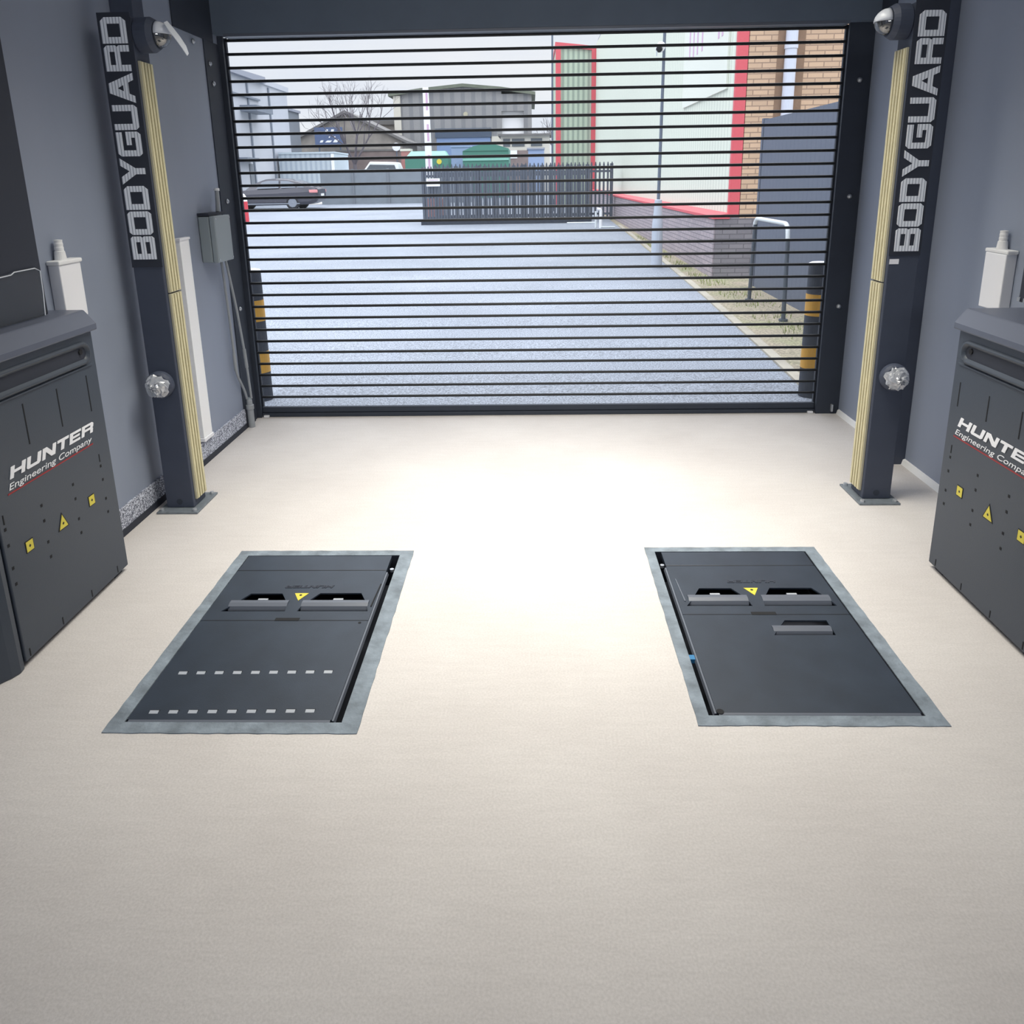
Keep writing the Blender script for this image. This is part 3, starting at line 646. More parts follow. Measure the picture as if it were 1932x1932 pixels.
# ------------------------------------------------------------------ floor plates (scanners let into the floor)
def floor_plate(k, label):
    X0, X1, Y0, Y1 = pits[k]; left = k == 0
    if left: px0, px1, py0, py1, yh, yl, cx, dy = -1.302, -.646, 2.056, 3.150, 3.014, 2.622, -.962, 0
    else: px0, px1, py0, py1, yh, yl, cx, dy = .572, 1.212, 2.096, 3.176, 3.048, 2.662, .888, .036
    r = empty('floor_plate', ((X0+X1)/2, (Y0+Y1)/2, 0), label, 'floor plate', 'black plates let into the floor')
    ix0, ix1, iy0, iy1 = (-1.306, -.612, 2.046, 3.156) if left else (.544, 1.220, 2.084, 3.182)
    # mortar with an uneven outer edge
    rnd = random.Random(k+4)
    def edge(a, b, n=26):
        return [(a[0]+(b[0]-a[0])*i/n, a[1]+(b[1]-a[1])*i/n) for i in range(n)]
    outer = []
    for a, b_ in (((X0, Y0), (X1, Y0)), ((X1, Y0), (X1, Y1)), ((X1, Y1), (X0, Y1)), ((X0, Y1), (X0, Y0))): outer += edge(a, b_)
    outer = [(x+rnd.uniform(0, .0035)*(1 if x <= X0+.001 else -1 if x >= X1-.001 else 0)*-1, y+rnd.uniform(0, .0035)*(1 if y <= Y0+.001 else -1 if y >= Y1-.001 else 0)*-1) for x, y in outer]
    me = fill_mesh([outer, rect(ix0, iy0, ix1, iy1)], .0036)
    place_mesh(me, lambda u, v, d: (u, v, .001+d), 'mortar_border', 'mortar', r)
    t = MB(); t.box(ix0, ix1, iy0, iy1, -.16, -.15); t.box(ix0-.01, ix0, iy0, iy1, -.16, -.001); t.box(ix1, ix1+.01, iy0, iy1, -.16, -.001)
    t.box(ix0, ix1, iy0-.01, iy0, -.16, -.001); t.box(ix0, ix1, iy1, iy1+.01, -.16, -.001)
    t.build('pit_tray', 'blackdark', r)
    zt = .004
    # rear strip and front plate, front edge rolled down
    MB().box(px0, px1, yh+.003, py1, -.02, zt).build('rear_strip', 'plate', r, bevel=.002)
    holes = []
    if not left:
        lx, ly = cx+.112, 2.53
        holes = [[(lx-.118, 2.522), (lx-.10, 2.55), (lx-.05, 2.62), (lx+.108, 2.62), (lx+.108, 2.522)]]
    fp = place_mesh(fill_mesh([rect(px0, py0, px1, yl-.003)] + holes, .006), lambda u, v, d: (u, v, zt-.003+d), 'front_plate', 'plate', r)
    b = MB(); b.prism([(0, 0), (.006, .003), (.018, .004), (.018, 0)], lambda a, z: (px0+.006, py0-.014+a, z-.0), lambda a, z: (px1-.004, py0-.014+a, z-.0)); b.build('rolled_edge', 'ramp', r)
    gx = px1 if left else px0
    b = MB(); sg = 1 if left else -1
    b.prism([(0, .0005), (sg*.006, .0), (sg*.010, -.012), (0, -.012)], lambda a, z: (gx+a, py0, z), lambda a, z: (gx+a, yh-.01, z)); b.build('rolled_edge', 'ramp', r)
    # middle plate with two scanner windows either side of a Y-shaped strut
    y = lambda v: v+dy
    hl = [(cx-.288, y(2.687)), (cx-.265, y(2.722)), (cx-.212, y(2.822)), (cx-.082, y(2.822)), (cx-.038, y(2.745)), (cx-.03, y(2.687))]
    hr = [(cx+.018, y(2.687)), (cx+.026, y(2.735)), (cx+.076, y(2.824)), (cx+.246, y(2.824)), (cx+.284, y(2.745)), (cx+.30, y(2.687))]
    place_mesh(fill_mesh([rect(px0, yl, px1, yh), hl, hr], .006), lambda u, v, d: (u, v, zt-.003+d), 'middle_plate', 'plate', r)
    for x0, x1 in ((cx-.272, cx-.035), (cx+.022, cx+.292)):
        b = MB(); b.prism([(y(2.716), -.012), (y(2.724), .004), (y(2.742), .010), (y(2.762), .009), (y(2.784), -.014), (y(2.75), -.03)], lambda a, z: (x0, a, z), lambda a, z: (x1, a, z)); b.build('window_bar', 'ramp', r)
        b = MB(); b.prism([(y(2.686), -.004), (y(2.690), .001), (y(2.704), -.008), (y(2.704), -.02)], lambda a, z: (x0, a, z), lambda a, z: (x1, a, z)); b.build('window_sill', 'ramp', r)
        xm = (x0+x1)/2; MB().box(xm-.02, xm+.02, y(2.786), y(2.797), -.012, -.004).build('window_glint', 'tab', r)  # small pale piece painted in as a glint inside the window
    b = MB(); b.prism([(cx-.03, y(2.822)), (cx+.028, y(2.822)), (cx+.0, y(2.765))], lambda a, c: (a, c, zt), lambda a, c: (a, c, zt+.0015)); st = b.build('warning_sticker', 'yellow', r)
    MB().cyl((cx-.001, y(2.806), zt+.0014), (cx-.001, y(2.806), zt+.0024), .006, n=6).build('symbol', 'blackink', st)
    MB().box(cx-.05, cx+.045, yl-.004, yl+.016, zt-.001, zt+.0012).build('catch', 'slot', r)
    MB().box(px0, px1, yh-.002, yh+.002, zt-.004, zt+.0004).build('hinge_gap', 'slot', r)
    MB().box(px0+.01, px1-.01, yl-.003, yl+.001, zt-.004, zt+.0004).build('hinge_gap', 'slot', r)
    xg = px1-.012 if left else px0+.03
    b = MB(); sg = 1 if left else -1
    b.prism([(xg, y(2.72)), (xg+sg*.008, y(2.895)), (xg+sg*.012, y(2.895)), (xg+sg*.005, y(2.72))], lambda a, c: (a, c, zt), lambda a, c: (a, c, zt+.003)); b.build('side_rib', 'slot' if left else 'ramp', r)
    # raised wording on the middle plate, meant to be read from the doorway
    me = word_mesh('HUNTER', .02, .2, .35, .1, .0016)
    place_mesh(me, lambda u, v, d: (cx+.12-u, y(2.885)-v, zt+.0006+d), 'lettering', 'blackdark', r)
    if left:
        tabm = None
        for z, xa, xb, ya, yb in ((0, -1.226, -.719, 2.289, 2.296), (1, -1.231, -.726, 2.087, 2.094)):
            for i in range(9):
                x = xa+(xb-xa)*i/8; yy = ya+(yb-ya)*i/8
                b = MB(); b.prism([(-.004, .0006), (.008, .0036), (.0085, .0026), (-.004, .0)], lambda a, c: (x-.0145, yy+a, zt+c), lambda a, c: (x+.0145, yy+a, zt+c)); tb = b.build('slot_tab', 'tab', r)  # light caught by the bend is put into the pale grey
                MB().box(x-.016, x+.016, yy+.008, yy+.014, zt-.001, zt+.0005).build('slot', 'slot', tb)
        MB().cyl((px1-.03, 2.605, zt-.001), (px1-.03, 2.605, zt+.001), .006, n=12).build('screw', 'slot', r)
    else:
        lx = cx+.112
        b = MB(); b.prism([(2.538, -.01), (2.546, .005), (2.562, .011), (2.578, .009), (2.596, -.014), (2.56, -.03)], lambda a, z: (lx-.112, a, z), lambda a, z: (lx+.104, a, z)); b.build('window_bar', 'ramp', r)
        MB().box(.546, .566, 2.385, 2.412, -.02, -.004).build('blue_clip', 'bluecl', r)
        MB().cyl((px0+.012, py0+.004, zt-.001), (px0+.012, py0+.004, zt+.0012), .012, n=14).build('screw', 'slot', r)
    xx, yy = (ix1-.014, 3.03) if left else (ix0+.014, 3.06)
    MB().cyl((xx, yy, -.01), (xx, yy, .002), .009, n=10).build('bolt', 'steel', r)
floor_plate(0, 'black floor plate with two rows of pale slots, left of the lane')
floor_plate(1, 'black floor plate with one extra window in its front half, right of the lane')

# ------------------------------------------------------------------ just outside the doorway: banded bollards
def bollard(x, y, label):
    r = empty('bollard', (x, y, gz(y)), label, 'bollard', 'black and amber bollards outside the shutter'); z = gz(y)
    MB().cyl((x, y, z), (x, y, z+1.0), .085, n=28).build('tube', 'frame', r)
    MB().lathe((x, y, z+1.0), (0, 0, 1), [(0, .086), (.008, .086), (.016, .07), (.018, 0)], 28).build('cap', 'whitepaint', r)
    for a, c in ((.625, .785), (.225, .39)):
        MB().lathe((x, y, z+a), (0, 0, 1), [(0, .0855), (0, .0868), (c-a, .0868), (c-a, .0855)], 28).build('band', 'amber', r)
bollard(2.118, 5.72, 'black bollard with two amber bands outside, behind the right end of the shutter')
bollard(-2.128, 5.75, 'black bollard with two amber bands outside, behind the left end of the shutter')

# ------------------------------------------------------------------ right side of the yard
def grey_fence():
    r = empty('board_fence', (3.27, 8.3, 0), 'tall dark grey board fence on the right of the yard', 'fence')
    MB().box(3.235, 3.29, 5.45, 11.3, -.05, 2.37).build('board_panel', 'boards', r)
    MB().box(3.225, 3.30, 11.3, 11.38, -.05, 2.39).build('end_post', 'boards', r)
grey_fence()
def warehouse():
    r = empty('warehouse', (6, 26, 0), 'warehouse of pale green cladding with red trim and a tan brick end', 'building')
    yN, yF = 12.25, 38.4
    MB().box(2.83, 8.5, yN-.02, yF-.4, -.1, 1.0).build('plinth', 'plinth_x', r)
    MB().box(2.85, 3.55, yN-.034, yN-.02, -.05, .99).build('plinth_end', 'plinth_shade', r)
    MB().box(3.06, 8.5, yN+.04, yF-.1, 1.0, 7.55).build('cladding', 'clad', r)
    MB().box(3.04, 3.20, yN-.03, yN+.06, 1.03, 7.6).build('corner_trim', 'redtrim', r)
    b = MB(); b.prism([(2.80, .985), (2.80, 1.03), (3.06, 1.07), (3.06, .985)], lambda x, z: (x, yN-.05, z), lambda x, z: (x, yF-.4, z)); b.build('flashing', 'redtrim', r)
    MB().box(3.21, 8.5, yN-.03, yN+.038, .9, 7.6).build('brick_end', 'tan_y', r)
    MB().box(3.30, 3.50, yN-.031, yN-.02, -.05, .9).build('brick_end', 'plinth_shade', r)
    MB().box(3.62, 4.02, yN-.036, yN-.03, 2.2, 7.5).build('pipe_recess_shade', 'recess_shade', r)  # flat strip on the wall; recess shade is put into its brown colour
    MB().cyl((3.80, yN-.09, .2), (3.80, yN-.09, 7.4), .085, n=16).build('downpipe', 'pipe', r)
    for z in (3.4, 5.2, 6.8): MB().lathe((3.80, yN-.09, z), (0, 0, 1), [(0, .086), (0, .096), (.06, .096), (.06, .086)], 16).build('pipe_collar', 'pipe', r)
    MB().box(3.13, 8.6, yN-.1, yF-.06, 7.55, 7.75).build('roof_edge', 'lroof', r)
    bn = MB().box(3.025, 3.058, 12.75, 16.3, 2.93, 5.2).build('banner', 'bannerm', r)
    for y in (13.1, 13.35, 14.6, 15.0, 15.35, 15.7): MB().box(3.020, 3.026, y, y+.1, 3.75, 4.8).build('faded_letter', 'pink', bn)
    # gable extension at the far end, with its own red corners
    e = empty('warehouse_annexe', (2.2, 42, 0), 'narrow green profiled annexe with red corners at the far end of the warehouse', 'building')
    b = MB(); b.hexa([(1.22, 38.5, 0), (3.1, 38.5, 0), (3.1, 44, 0), (1.22, 44, 0), (1.22, 38.5, 7.62), (3.1, 38.5, 7.4), (3.1, 44, 7.4), (1.22, 44, 7.62)]); b.build('cladding', 'clad2', e)
    MB().box(1.19, 1.42, 38.42, 38.6, 0, 7.55).build('corner_trim', 'redtrim', e)
    MB().box(2.86, 3.12, 38.38, 38.49, 0, 7.4).build('corner_trim', 'redtrim', e)
    b = MB(); b.hexa([(1.17, 38.4, 7.5), (3.12, 38.4, 7.28), (3.12, 44, 7.28), (1.17, 44, 7.5), (1.17, 38.4, 7.68), (3.12, 38.4, 7.46), (3.12, 44, 7.46), (1.17, 44, 7.68)]); b.build('eaves_trim', 'redtrim', e)
warehouse()
def lamp_column():
    r = empty('lamp_column', (2.185, 13.65, gz(13.65)), 'slim pale lamp column with a thick base at the kerb', 'lamp post'); z = gz(13.65)
    MB().lathe((2.185, 13.65, z), (0, 0, 1), [(0, .098), (.75, .094), (.95, .075), (1.16, .062), (1.17, .03)], 24).build('base', 'lamp', r)
    MB().cyl((2.185, 13.65, z+1.16), (2.215, 13.65, 6.5), .028, .022, n=14).build('shaft', 'pole', r)
    MB().box(2.16, 2.21, 13.55, 13.557, z+.25, z+.7).build('access_door', 'lamp', r)
    MB().box(1.7, 2.25, 13.5, 13.8, 6.5, 6.6).build('lantern', 'lamp', r)
    c = empty('security_camera', (2.1, 13.55, 3.55), 'white security camera with a dark face on the lamp column', 'camera')
    MB().lathe((2.15, 13.6, 3.70), (-.35, -.8, -.45), [(0, .055), (.03, .072), (.13, .072), (.15, .06), (.15, 0)], 18).build('housing', 'whitepaint', c)
    MB().lathe((2.093, 13.47, 3.627), (-.35, -.8, -.45), [(0, .05), (.03, .048), (.045, .02), (.046, 0)], 18).build('lens_face', 'slot', c)
    MB().cyl((2.2, 13.65, 3.72), (2.14, 13.61, 3.71), .02, n=10).build('bracket', 'pole', c)
    MB().box(2.045, 2.06, 13.46, 13.475, 3.52, 3.62).build('sunshade', 'lamp', c)
lamp_column()
def hoop_rail():
    x = 2.83; r = empty('hoop_barrier', (x, 9.35, gz(9.35)), 'dark hoop barrier with a worn white top on the verge', 'barrier')
    MB().cyl((x, 10.05, gz(10.05)), (x, 9.99, 1.06), .024, n=12).build('leg', 'hoop', r)
    MB().cyl((x, 8.64, gz(8.64)), (x, 8.69, .92), .024, n=12).build('leg', 'hoop', r)
    MB().tube(arc_round([(x, 9.99, 1.06), (x, 9.98, 1.11), (x, 8.72, 1.11), (x, 8.69, .92)], .11), .0245, 12).build('top_rail', 'hoopw', r)
    for y in (10.05, 8.64): MB().cyl((x, y, gz(y)-.01), (x, y, gz(y)+.03), .05, n=12).build('foot_collar', 'hoop', r)
hoop_rail()
g = MB(); rg = random.Random(5)
for i in range(1500):
    y = rg.uniform(7.5, 20); t = rg.random()
    if abs(math.sin(y*1.7)) < .45: continue
    x = 2.45 + .012*y*.6 + t*.38 if y > 11.3 else 2.55+t*.55
    if y > 11.9 and x > 2.77: continue
    if min(abs(y-10.05), abs(y-8.64)) < .15: continue
    z = gz(y); h = rg.uniform(.03, .09); a = rg.uniform(0, PI); dx, dy = .006*math.cos(a), .006*math.sin(a); lx, ly = rg.uniform(-.03, .03), rg.uniform(-.03, .03)
    g._f(g.vs([(x-dx, y-dy, z), (x+dx, y+dy, z), (x+lx, y+ly, z+h)]))
go = g.build('grass', 'grassm'); tag(go, 'rough grass tufts on the verge along the brick plinth', 'grass', kind='stuff')

# white bent pipe at the end of the fence
r = empty('bent_pipe_rail', (1.98, 23.2, .177), 'small white bent pipe rail before the right end of the palisade', 'pipe rail')
MB().tube(arc_round([(1.93, 23.2, .72), (2.04, 23.2, .72), (2.04, 23.2, .15)], .07), .045, 12).build('pipe', 'whitepaint', r)
MB().tube([(1.90, 23.25, .18), (1.90, 23.25, .66)], .03, 10).build('stay', 'hoopw', r)
MB().tube([(1.05, 23.3, .33), (1.9, 23.3, .33)], .022, 8).build('rail', 'hoopw', r)
MB().tube([(2.04, 23.15, .2), (2.46, 23.15, .2)], .022, 8).build('rail', 'hoopw', r)

# ------------------------------------------------------------------ palisade gate and fence
def palisade(name, cat, x0, x1, y0, y1, z0, z1, pitch, wid, label, posts):
    r = empty(name, ((x0+x1)/2, (y0+y1)/2, z0), label, cat)
    n = int((x1-x0)/pitch); b = MB()
    for i in range(n+1):
        x = x0+(x1-x0)*i/n; y = y0+(y1-y0)*i/n
        b.prism([(x-wid/2, z0+.05), (x+wid/2, z0+.05), (x+wid/2, z1-.1), (x+wid*.2, z1), (x-wid*.2, z1), (x-wid/2, z1-.1)], lambda a, z: (a, y-.012, z), lambda a, z: (a, y+.004, z))
    b.build('pales', 'fence', r)
    for z in (z0+.22, z0+.95, z1-.3):
        b = MB(); b.hexa([(x0, y0+.005, z-.035), (x1, y1+.005, z-.035), (x1, y1+.055, z-.035), (x0, y0+.055, z-.035), (x0, y0+.005, z+.035), (x1, y1+.005, z+.035), (x1, y1+.055, z+.035), (x0, y0+.055, z+.035)]); b.build('rail', 'fence', r)
    for i in range(posts):
        t = i/(posts-1); x = x0+(x1-x0)*t; y = y0+(y1-y0)*t
        MB().box(x-.05, x+.05, y+.056, y+.16, z0-.05, z1-.05).build('post', 'fence', r)
    return r
pg = palisade('palisade_gate', 'gate', -3.5, 1.9, 25.6, 26.3, .2, 2.04, .092, .07, 'black palisade sliding gate, in front of the fence and its white sign', 4)
MB().box(-3.6, 1.95, 25.5, 26.4, .185, .3).build('track', 'frame', pg)
palisade('palisade_fence', 'fence', -3.2, 2.72, 26.55, 26.9, .2, 2.12, .137, .065, 'black palisade fence close behind the sliding gate', 5)
r = empty('notice_board', (-3.17, 25.58, 1.42), 'small white notice on the left end of the palisade gate', 'sign')
MB().box(-3.385, -2.945, 25.57, 25.588, 1.42, 1.67).build('board', 'whitepaint', r)
for z in (1.5, 1.56, 1.61): MB().box(-3.33, -3.0, 25.566, 25.571, z, z+.02).build('faint_line', 'pink', r)
def arm():
    r = empty('barrier_arm', (-3.4, 27.4, .25), 'raised white barrier arm with faint red marks behind the palisade', 'barrier')
    MB().hexa([(-3.63, 27.4, 1.5), (-3.39, 27.4, 1.5), (-3.39, 27.48, 1.5), (-3.63, 27.48, 1.5), (-3.62, 27.4, 4.63), (-3.43, 27.4, 4.63), (-3.43, 27.48, 4.63), (-3.62, 27.48, 4.63)]).build('arm', 'whitepaint', r)
    for z in (1.9, 2.9, 3.9): MB().box(-3.53, -3.46, 27.392, 27.40, z, z+.55).build('red_mark', 'pink', r)
    MB().box(-3.58, -3.06, 27.2, 27.6, .2, 1.0).build('drive_box', 'redbrick', r, bevel=.01)
    MB().box(-3.56, -3.30, 27.3, 27.5, 1.0, 1.55).build('pivot', 'frame', r)
arm()

# ------------------------------------------------------------------ left side of the yard
def left_unit():
    r = empty('office_block', (-20, 45, .4), 'pale clad industrial unit on the left behind the parked car', 'building')
    x = -15.2
    MB().box(-26, x, 39.4, 50.6, .3, 7.0).build('wall', 'lbuild', r)
    b = MB(); b.hexa([(-26, 39.2, 7.0), (x+.25, 39.2, 7.0), (x+.25, 46.0, 7.0), (-26, 46.0, 7.0), (-26, 39.2, 7.2), (x+.25, 39.2, 7.2), (x+.25, 46.0, 7.35), (-26, 46.0, 7.35)]); b.build('roof_edge', 'lroof', r)
    MB().box(-26, x+.1, 46.0, 50.7, 7.0, 7.28).build('roof_edge', 'lbuild', r)
    b = MB(); b.hexa([(x-.1, 39.4, 6.0), (x+.12, 39.4, 6.0), (x+.12, 45.2, 6.0), (x-.1, 45.2, 6.0), (x-.1, 39.4, 6.1), (x+.12, 39.4, 6.1), (x+.12, 45.2, 6.1), (x-.1, 45.2, 6.1)]); b.build('gutter', 'lline', r)
    for y in (43.4, 46.9): MB().box(x, x+.08, y, y+.16, .4, 6.9).build('downpipe', 'lline', r)
    c = MB().box(x, x+.9, 42.2, 44.8, 5.25, 5.55).build('canopy', 'lline', r); c['label'] = 'small grey canopy'
    MB().box(x, x+.5, 41.2, 43.0, 2.7, 2.9).build('porch', 'lline', r)
    MB().box(x, x+.05, 42.7, 43.3, .4, 2.6).build('door', 'blockwall', r)
    MB().box(x, x+.05, 47.6, 48.4, .4, 2.5).build('door', 'blockwall', r)
left_unit()
r = empty('rear_block', (-15.8, 53, .4), 'dark grey block standing just behind the pale unit on the left', 'building')
MB().box(-20, -15.4, 51.2, 53.6, .4, 6.0).build('wall', 'blockwall', r); MB().box(-20.1, -15.3, 51.1, 53.7, 6.0, 6.15).build('roof', 'lroof', r)
def container():
    r = empty('corrugated_store', (-13.5, 49, .4), 'pale blue corrugated store with a sloping right end, behind the yellow bollard', 'building')
    MB().box(-15.05, -11.75, 47.4, 51, .38, 3.22).build('front_wall', 'cont', r)
    b = MB(); b.hexa([(-11.749, 47.4, .38), (-11.70, 47.4, .38), (-11.70, 51.0, .38), (-11.749, 51.0, .38), (-11.749, 47.4, 3.2), (-11.70, 47.4, 3.2), (-11.70, 51, 3.2), (-11.749, 51, 3.2)]); b.build('side_wall', 'contside', r)
    MB().box(-15.05, -11.68, 47.35, 51.05, 3.22, 3.32).build('roof', 'contside', r)
    MB().box(-11.9, -11.72, 47.36, 47.4, .38, 3.2).build('corner_trim', 'whitepaint', r)
container()
r = empty('yellow_bollard', (-11.3, 46.6, .44), 'yellow bollard before the pale corrugated store', 'bollard')
MB().lathe((-11.3, 46.6, .40), (0, 0, 1), [(0, .15), (.85, .15), (.93, .12), (.97, 0)], 18).build('tube', 'yellowpost', r); MB().lathe((-11.3, 46.6, .39), (0, 0, 1), [(0, .22), (.06, .22), (.06, 0)], 18).build('foot', 'amber', r)
r = empty('red_bollard', (-10.2, 27.7, .22), 'red bollard with a white cap at the left edge of the shutter opening', 'bollard')
MB().cyl((-10.2, 27.7, .2), (-10.2, 27.7, .99), .15, n=20).build('tube', 'redpost', r)
MB().lathe((-10.2, 27.7, .99), (0, 0, 1), [(0, .15), (.14, .13), (.25, .07), (.28, 0)], 20).build('cap', 'whitepaint', r)

def car():
    y, z = 38.0, gz(38.0); xr = -10.33; L = 4.75
    r = empty('car', (xr-L/2, y+.9, z), 'dark grey saloon parked before the pale unit on the left', 'car')
    W = .9
    Pt = lambda l, s, h: (xr-l, y+W+s, z+h)          # l from the tail forwards
    #  l, bottom, shoulder, top, half width
    S = [(0, .52, .78, .93, .70), (.10, .36, .80, 1.02, .80), (.45, .24, .82, 1.06, .87), (1.0, .22, .80, 1.02, .9), (2.2, .21, .76, .97, .9), (3.2, .21, .74, .95, .9), (3.9, .22, .70, .90, .88), (4.4, .27, .64, .80, .83), (4.68, .34, .56, .68, .74), (4.75, .42, .52, .58, .66)]
    b = MB(); b.loft([[Pt(l, -w_*.9, bo), Pt(l, -w_, bo+.14), Pt(l, -w_, sh), Pt(l, -w_*.93, to), Pt(l, 0, to+.025), Pt(l, w_*.93, to), Pt(l, w_, sh), Pt(l, w_, bo+.14), Pt(l, w_*.9, bo)] for l, bo, sh, to, w_ in S])
    b.build('body', 'car', r, bevel=.02)
    G = [(.12, 1.04, .70), (.5, 1.17, .67), (1.0, 1.33, .63), (1.5, 1.43, .60), (2.05, 1.47, .585), (2.6, 1.43, .59), (3.05, 1.28, .64), (3.55, .98, .72)]
    b = MB(); b.loft([[Pt(l, -.82, .93), Pt(l, -w_, h-.04), Pt(l, -w_*.86, h), Pt(l, 0, h+.02), Pt(l, w_*.86, h), Pt(l, w_, h-.04), Pt(l, .82, .93)] for l, h, w_ in G]); b.build('roof', 'car', r, bevel=.01)
    for nm, q in (('rear_quarter_window', [(.62, 1.03), (.98, 1.04), (1.04, 1.22), (.95, 1.2)]), ('rear_window', [(1.06, 1.03), (1.78, 1.02), (1.80, 1.36), (1.42, 1.34), (1.12, 1.23)]), ('front_window', [(1.88, 1.02), (2.98, 1.0), (2.72, 1.30), (2.45, 1.37), (1.90, 1.37)])):
        b = MB()
        f = lambda e: (lambda l, h: Pt(l, -(.845-(h-1.0)*.47)-e, h))
        b.prism(q, f(-.01), f(.012)); b.build(nm, 'carglass', r)
    b = MB(); b.hexa([Pt(.16, -.62, 1.075), Pt(.16, .62, 1.075), Pt(1.2, .5, 1.40), Pt(1.2, -.5, 1.40), Pt(.22, -.62, 1.07), Pt(.22, .62, 1.07), Pt(1.26, .5, 1.40), Pt(1.26, -.5, 1.40)]); b.build('rear_screen', 'carglass', r)
    for s in (-1, 1):
        b = MB(); b.box(xr-.42, xr-.02, y+W+s*.80-.06, y+W+s*.80+.06, z+.78, z+.92); b.build('tail_light', 'taillight', r, bevel=.02)
        for l in (1.25, 3.95):
            wh = MB().lathe(Pt(l, s*.70, .32), (0, s, 0), [(0, .32), (.04, .33), (.16, .33), (.2, .30), (.205, 0)], 28).build('wheel', 'tyre', r)
            MB().lathe(Pt(l, s*.70, .32), (0, s, 0), [(.2, .215), (.212, .215), (.212, .19), (.206, .05), (.216, .04), (.216, 0)], 10).build('rim', 'rim', wh)
    MB().box(xr-.04, xr+.02, y+W-.26, y+W+.26, z+.62, z+.73).build('number_plate', 'whitepaint', r)
    MB().box(xr-L+.9, xr-.9, y-.008, y+.02, z+.26, z+.31).build('sill', 'rim', r)
car()

# ------------------------------------------------------------------ back of the yard
r = empty('panel_fence', (-7.8, 43.6, .38), 'low grey panel fence left of the palisade', 'fence')
MB().box(-11.6, -3.3, 43.5, 43.6, .36, 2.22).build('panels', 'greywall', r)
for x in (-9.8, -7.85, -5.9, -3.9): MB().box(x-.06, x+.06, 43.44, 43.5, .36, 2.26).build('post', 'blockwall', r)
def hangar():
    r = empty('hangar', (-6, 76, .6), 'large weathered grey hangar with a shallow mossy roof', 'building')
    roof = [(-12.2, 8.75), (-9.5, 9.1), (-5.8, 9.42), (-2.5, 9.1), (.42, 8.66)]
    b = MB(); b.prism([(-11.7, .5), (-2.5, .5), (-2.5, 9.0)] + [(p[0]+(.5 if p[0] < -11 else 0), p[1]-.1) for p in reversed(roof[:-1])], lambda x, z: (x, 70, z), lambda x, z: (x, 84, z)); b.build('front_wall', 'hangar', r)
    MB().box(-2.5, .1, 70, 84, 7.2, 8.6).build('side_bay', 'hangar', r)
    MB().box(-.6, .1, 70, 84, .6, 7.2).build('corner_pier', 'hangar', r)
    wp = MB().box(-2.5, -.6, 70.5, 70.7, 5.25, 7.2).build('white_panel', 'whitepaint', r); wp['label'] = 'pale translucent panel'
    MB().box(-2.5, -.6, 70.1, 70.3, .6, 5.25).build('infill', 'creamw', r)
    b = MB(); b.loft([[(x, 69.7, z-.2), (x, 69.7, z+.06), (x, 84.5, z+.06), (x, 84.5, z-.2)] for x, z in roof]); b.build('roof', 'hroof', r)
    MB().box(-8.2, -3.5, 69.9, 69.99, .6, 5.1).build('blue_door', 'blue', r); MB().box(-8.3, -3.4, 69.8, 69.98, 5.1, 5.85).build('door_lintel', 'bluedark', r)
    MB().box(-3.4, -2.5, 69.9, 69.99, 4.3, 5.15).build('cream_patch', 'creamw', r)
    MB().lathe((-5.6, 69.95, 7.0), (0, -1, 0), [(0, .2), (.15, .2), (.15, 0)], 12).build('floodlight', 'cream', r)
    MB().box(-11.8, -11.2, 69.85, 69.99, .6, 8.6).build('edge_trim', 'creamw', r)
hangar()
def gable_house():
    r = empty('gabled_house', (-14, 65, .5), 'stone house with a wide grey gable behind the bare tree', 'building')
    cx, ze, zp, hw = -14.0, 4.5, 6.55, 4.2
    b = MB(); b.prism([(cx-hw, .5), (cx+hw, .5), (cx+hw, ze), (cx, zp), (cx-hw, ze)], lambda x, z: (x, 61, z), lambda x, z: (x, 69, z)); b.build('wall', 'house', r)
    for s in (-1, 1):
        b = MB(); b.prism([(cx, zp), (cx, zp+.2), (cx+s*(hw+.4), ze+.0), (cx+s*(hw+.4), ze-.2)], lambda x, z: (x, 60.7, z), lambda x, z: (x, 69.2, z)); b.build('roof_slope', 'tile', r)
    s = empty('blue_sign', (-15.1, 60, .55), 'dark blue sign with white marks on posts before the gabled house', 'sign')
    MB().box(-16.15, -14.05, 59.9, 60.0, 4.2, 5.5).build('board', 'signblue', s)
    for x in (-15.9, -14.3): MB().cyl((x, 60.05, .55), (x, 60.05, 5.4), .06, n=10).build('post', 'pole', s)
    for x, z, w_, h in ((-15.35, 5.05, .25, .3), (-14.95, 5.0, .3, .35), (-15.8, 4.42, .3, .16), (-15.4, 4.42, .55, .14), (-14.8, 4.42, .45, .2), (-15.1, 4.75, .12, .1), (-14.7, 4.75, .12, .1)):
        b = MB(); b.prism([(0, 0), (w_*.7, 0), (w_, h), (w_*.3, h)], lambda a, c: (x+a, 59.88, z+c), lambda a, c: (x+a, 59.9, z+c)); b.build('white_mark', 'whitepaint', s)
gable_house()
r = empty('flat_house', (-11.6, 75, .6), 'grey house with two dark upper windows beside the hangar', 'building')
MB().box(-13.8, -11.95, 72, 80, .6, 6.4).build('wall', 'house', r); MB().box(-14.2, -11.9, 71.7, 80.3, 6.4, 6.75).build('roof', 'tile', r)
for x in (-13.5, -12.7): MB().box(x, x+.55, 71.95, 72.0, 5.2, 5.9).build('window', 'glassdark', r)
r = empty('yard_wall', (-11, 54.5, .45), 'brown brick wall behind the panel fence and white van', 'wall')
MB().box(-13.6, -8.7, 56, 56.25, .45, 3.6).build('brickwork', 'brickfar', r); MB().box(-13.7, -8.6, 55.95, 56.3, 3.6, 3.72).build('coping', 'tile', r)
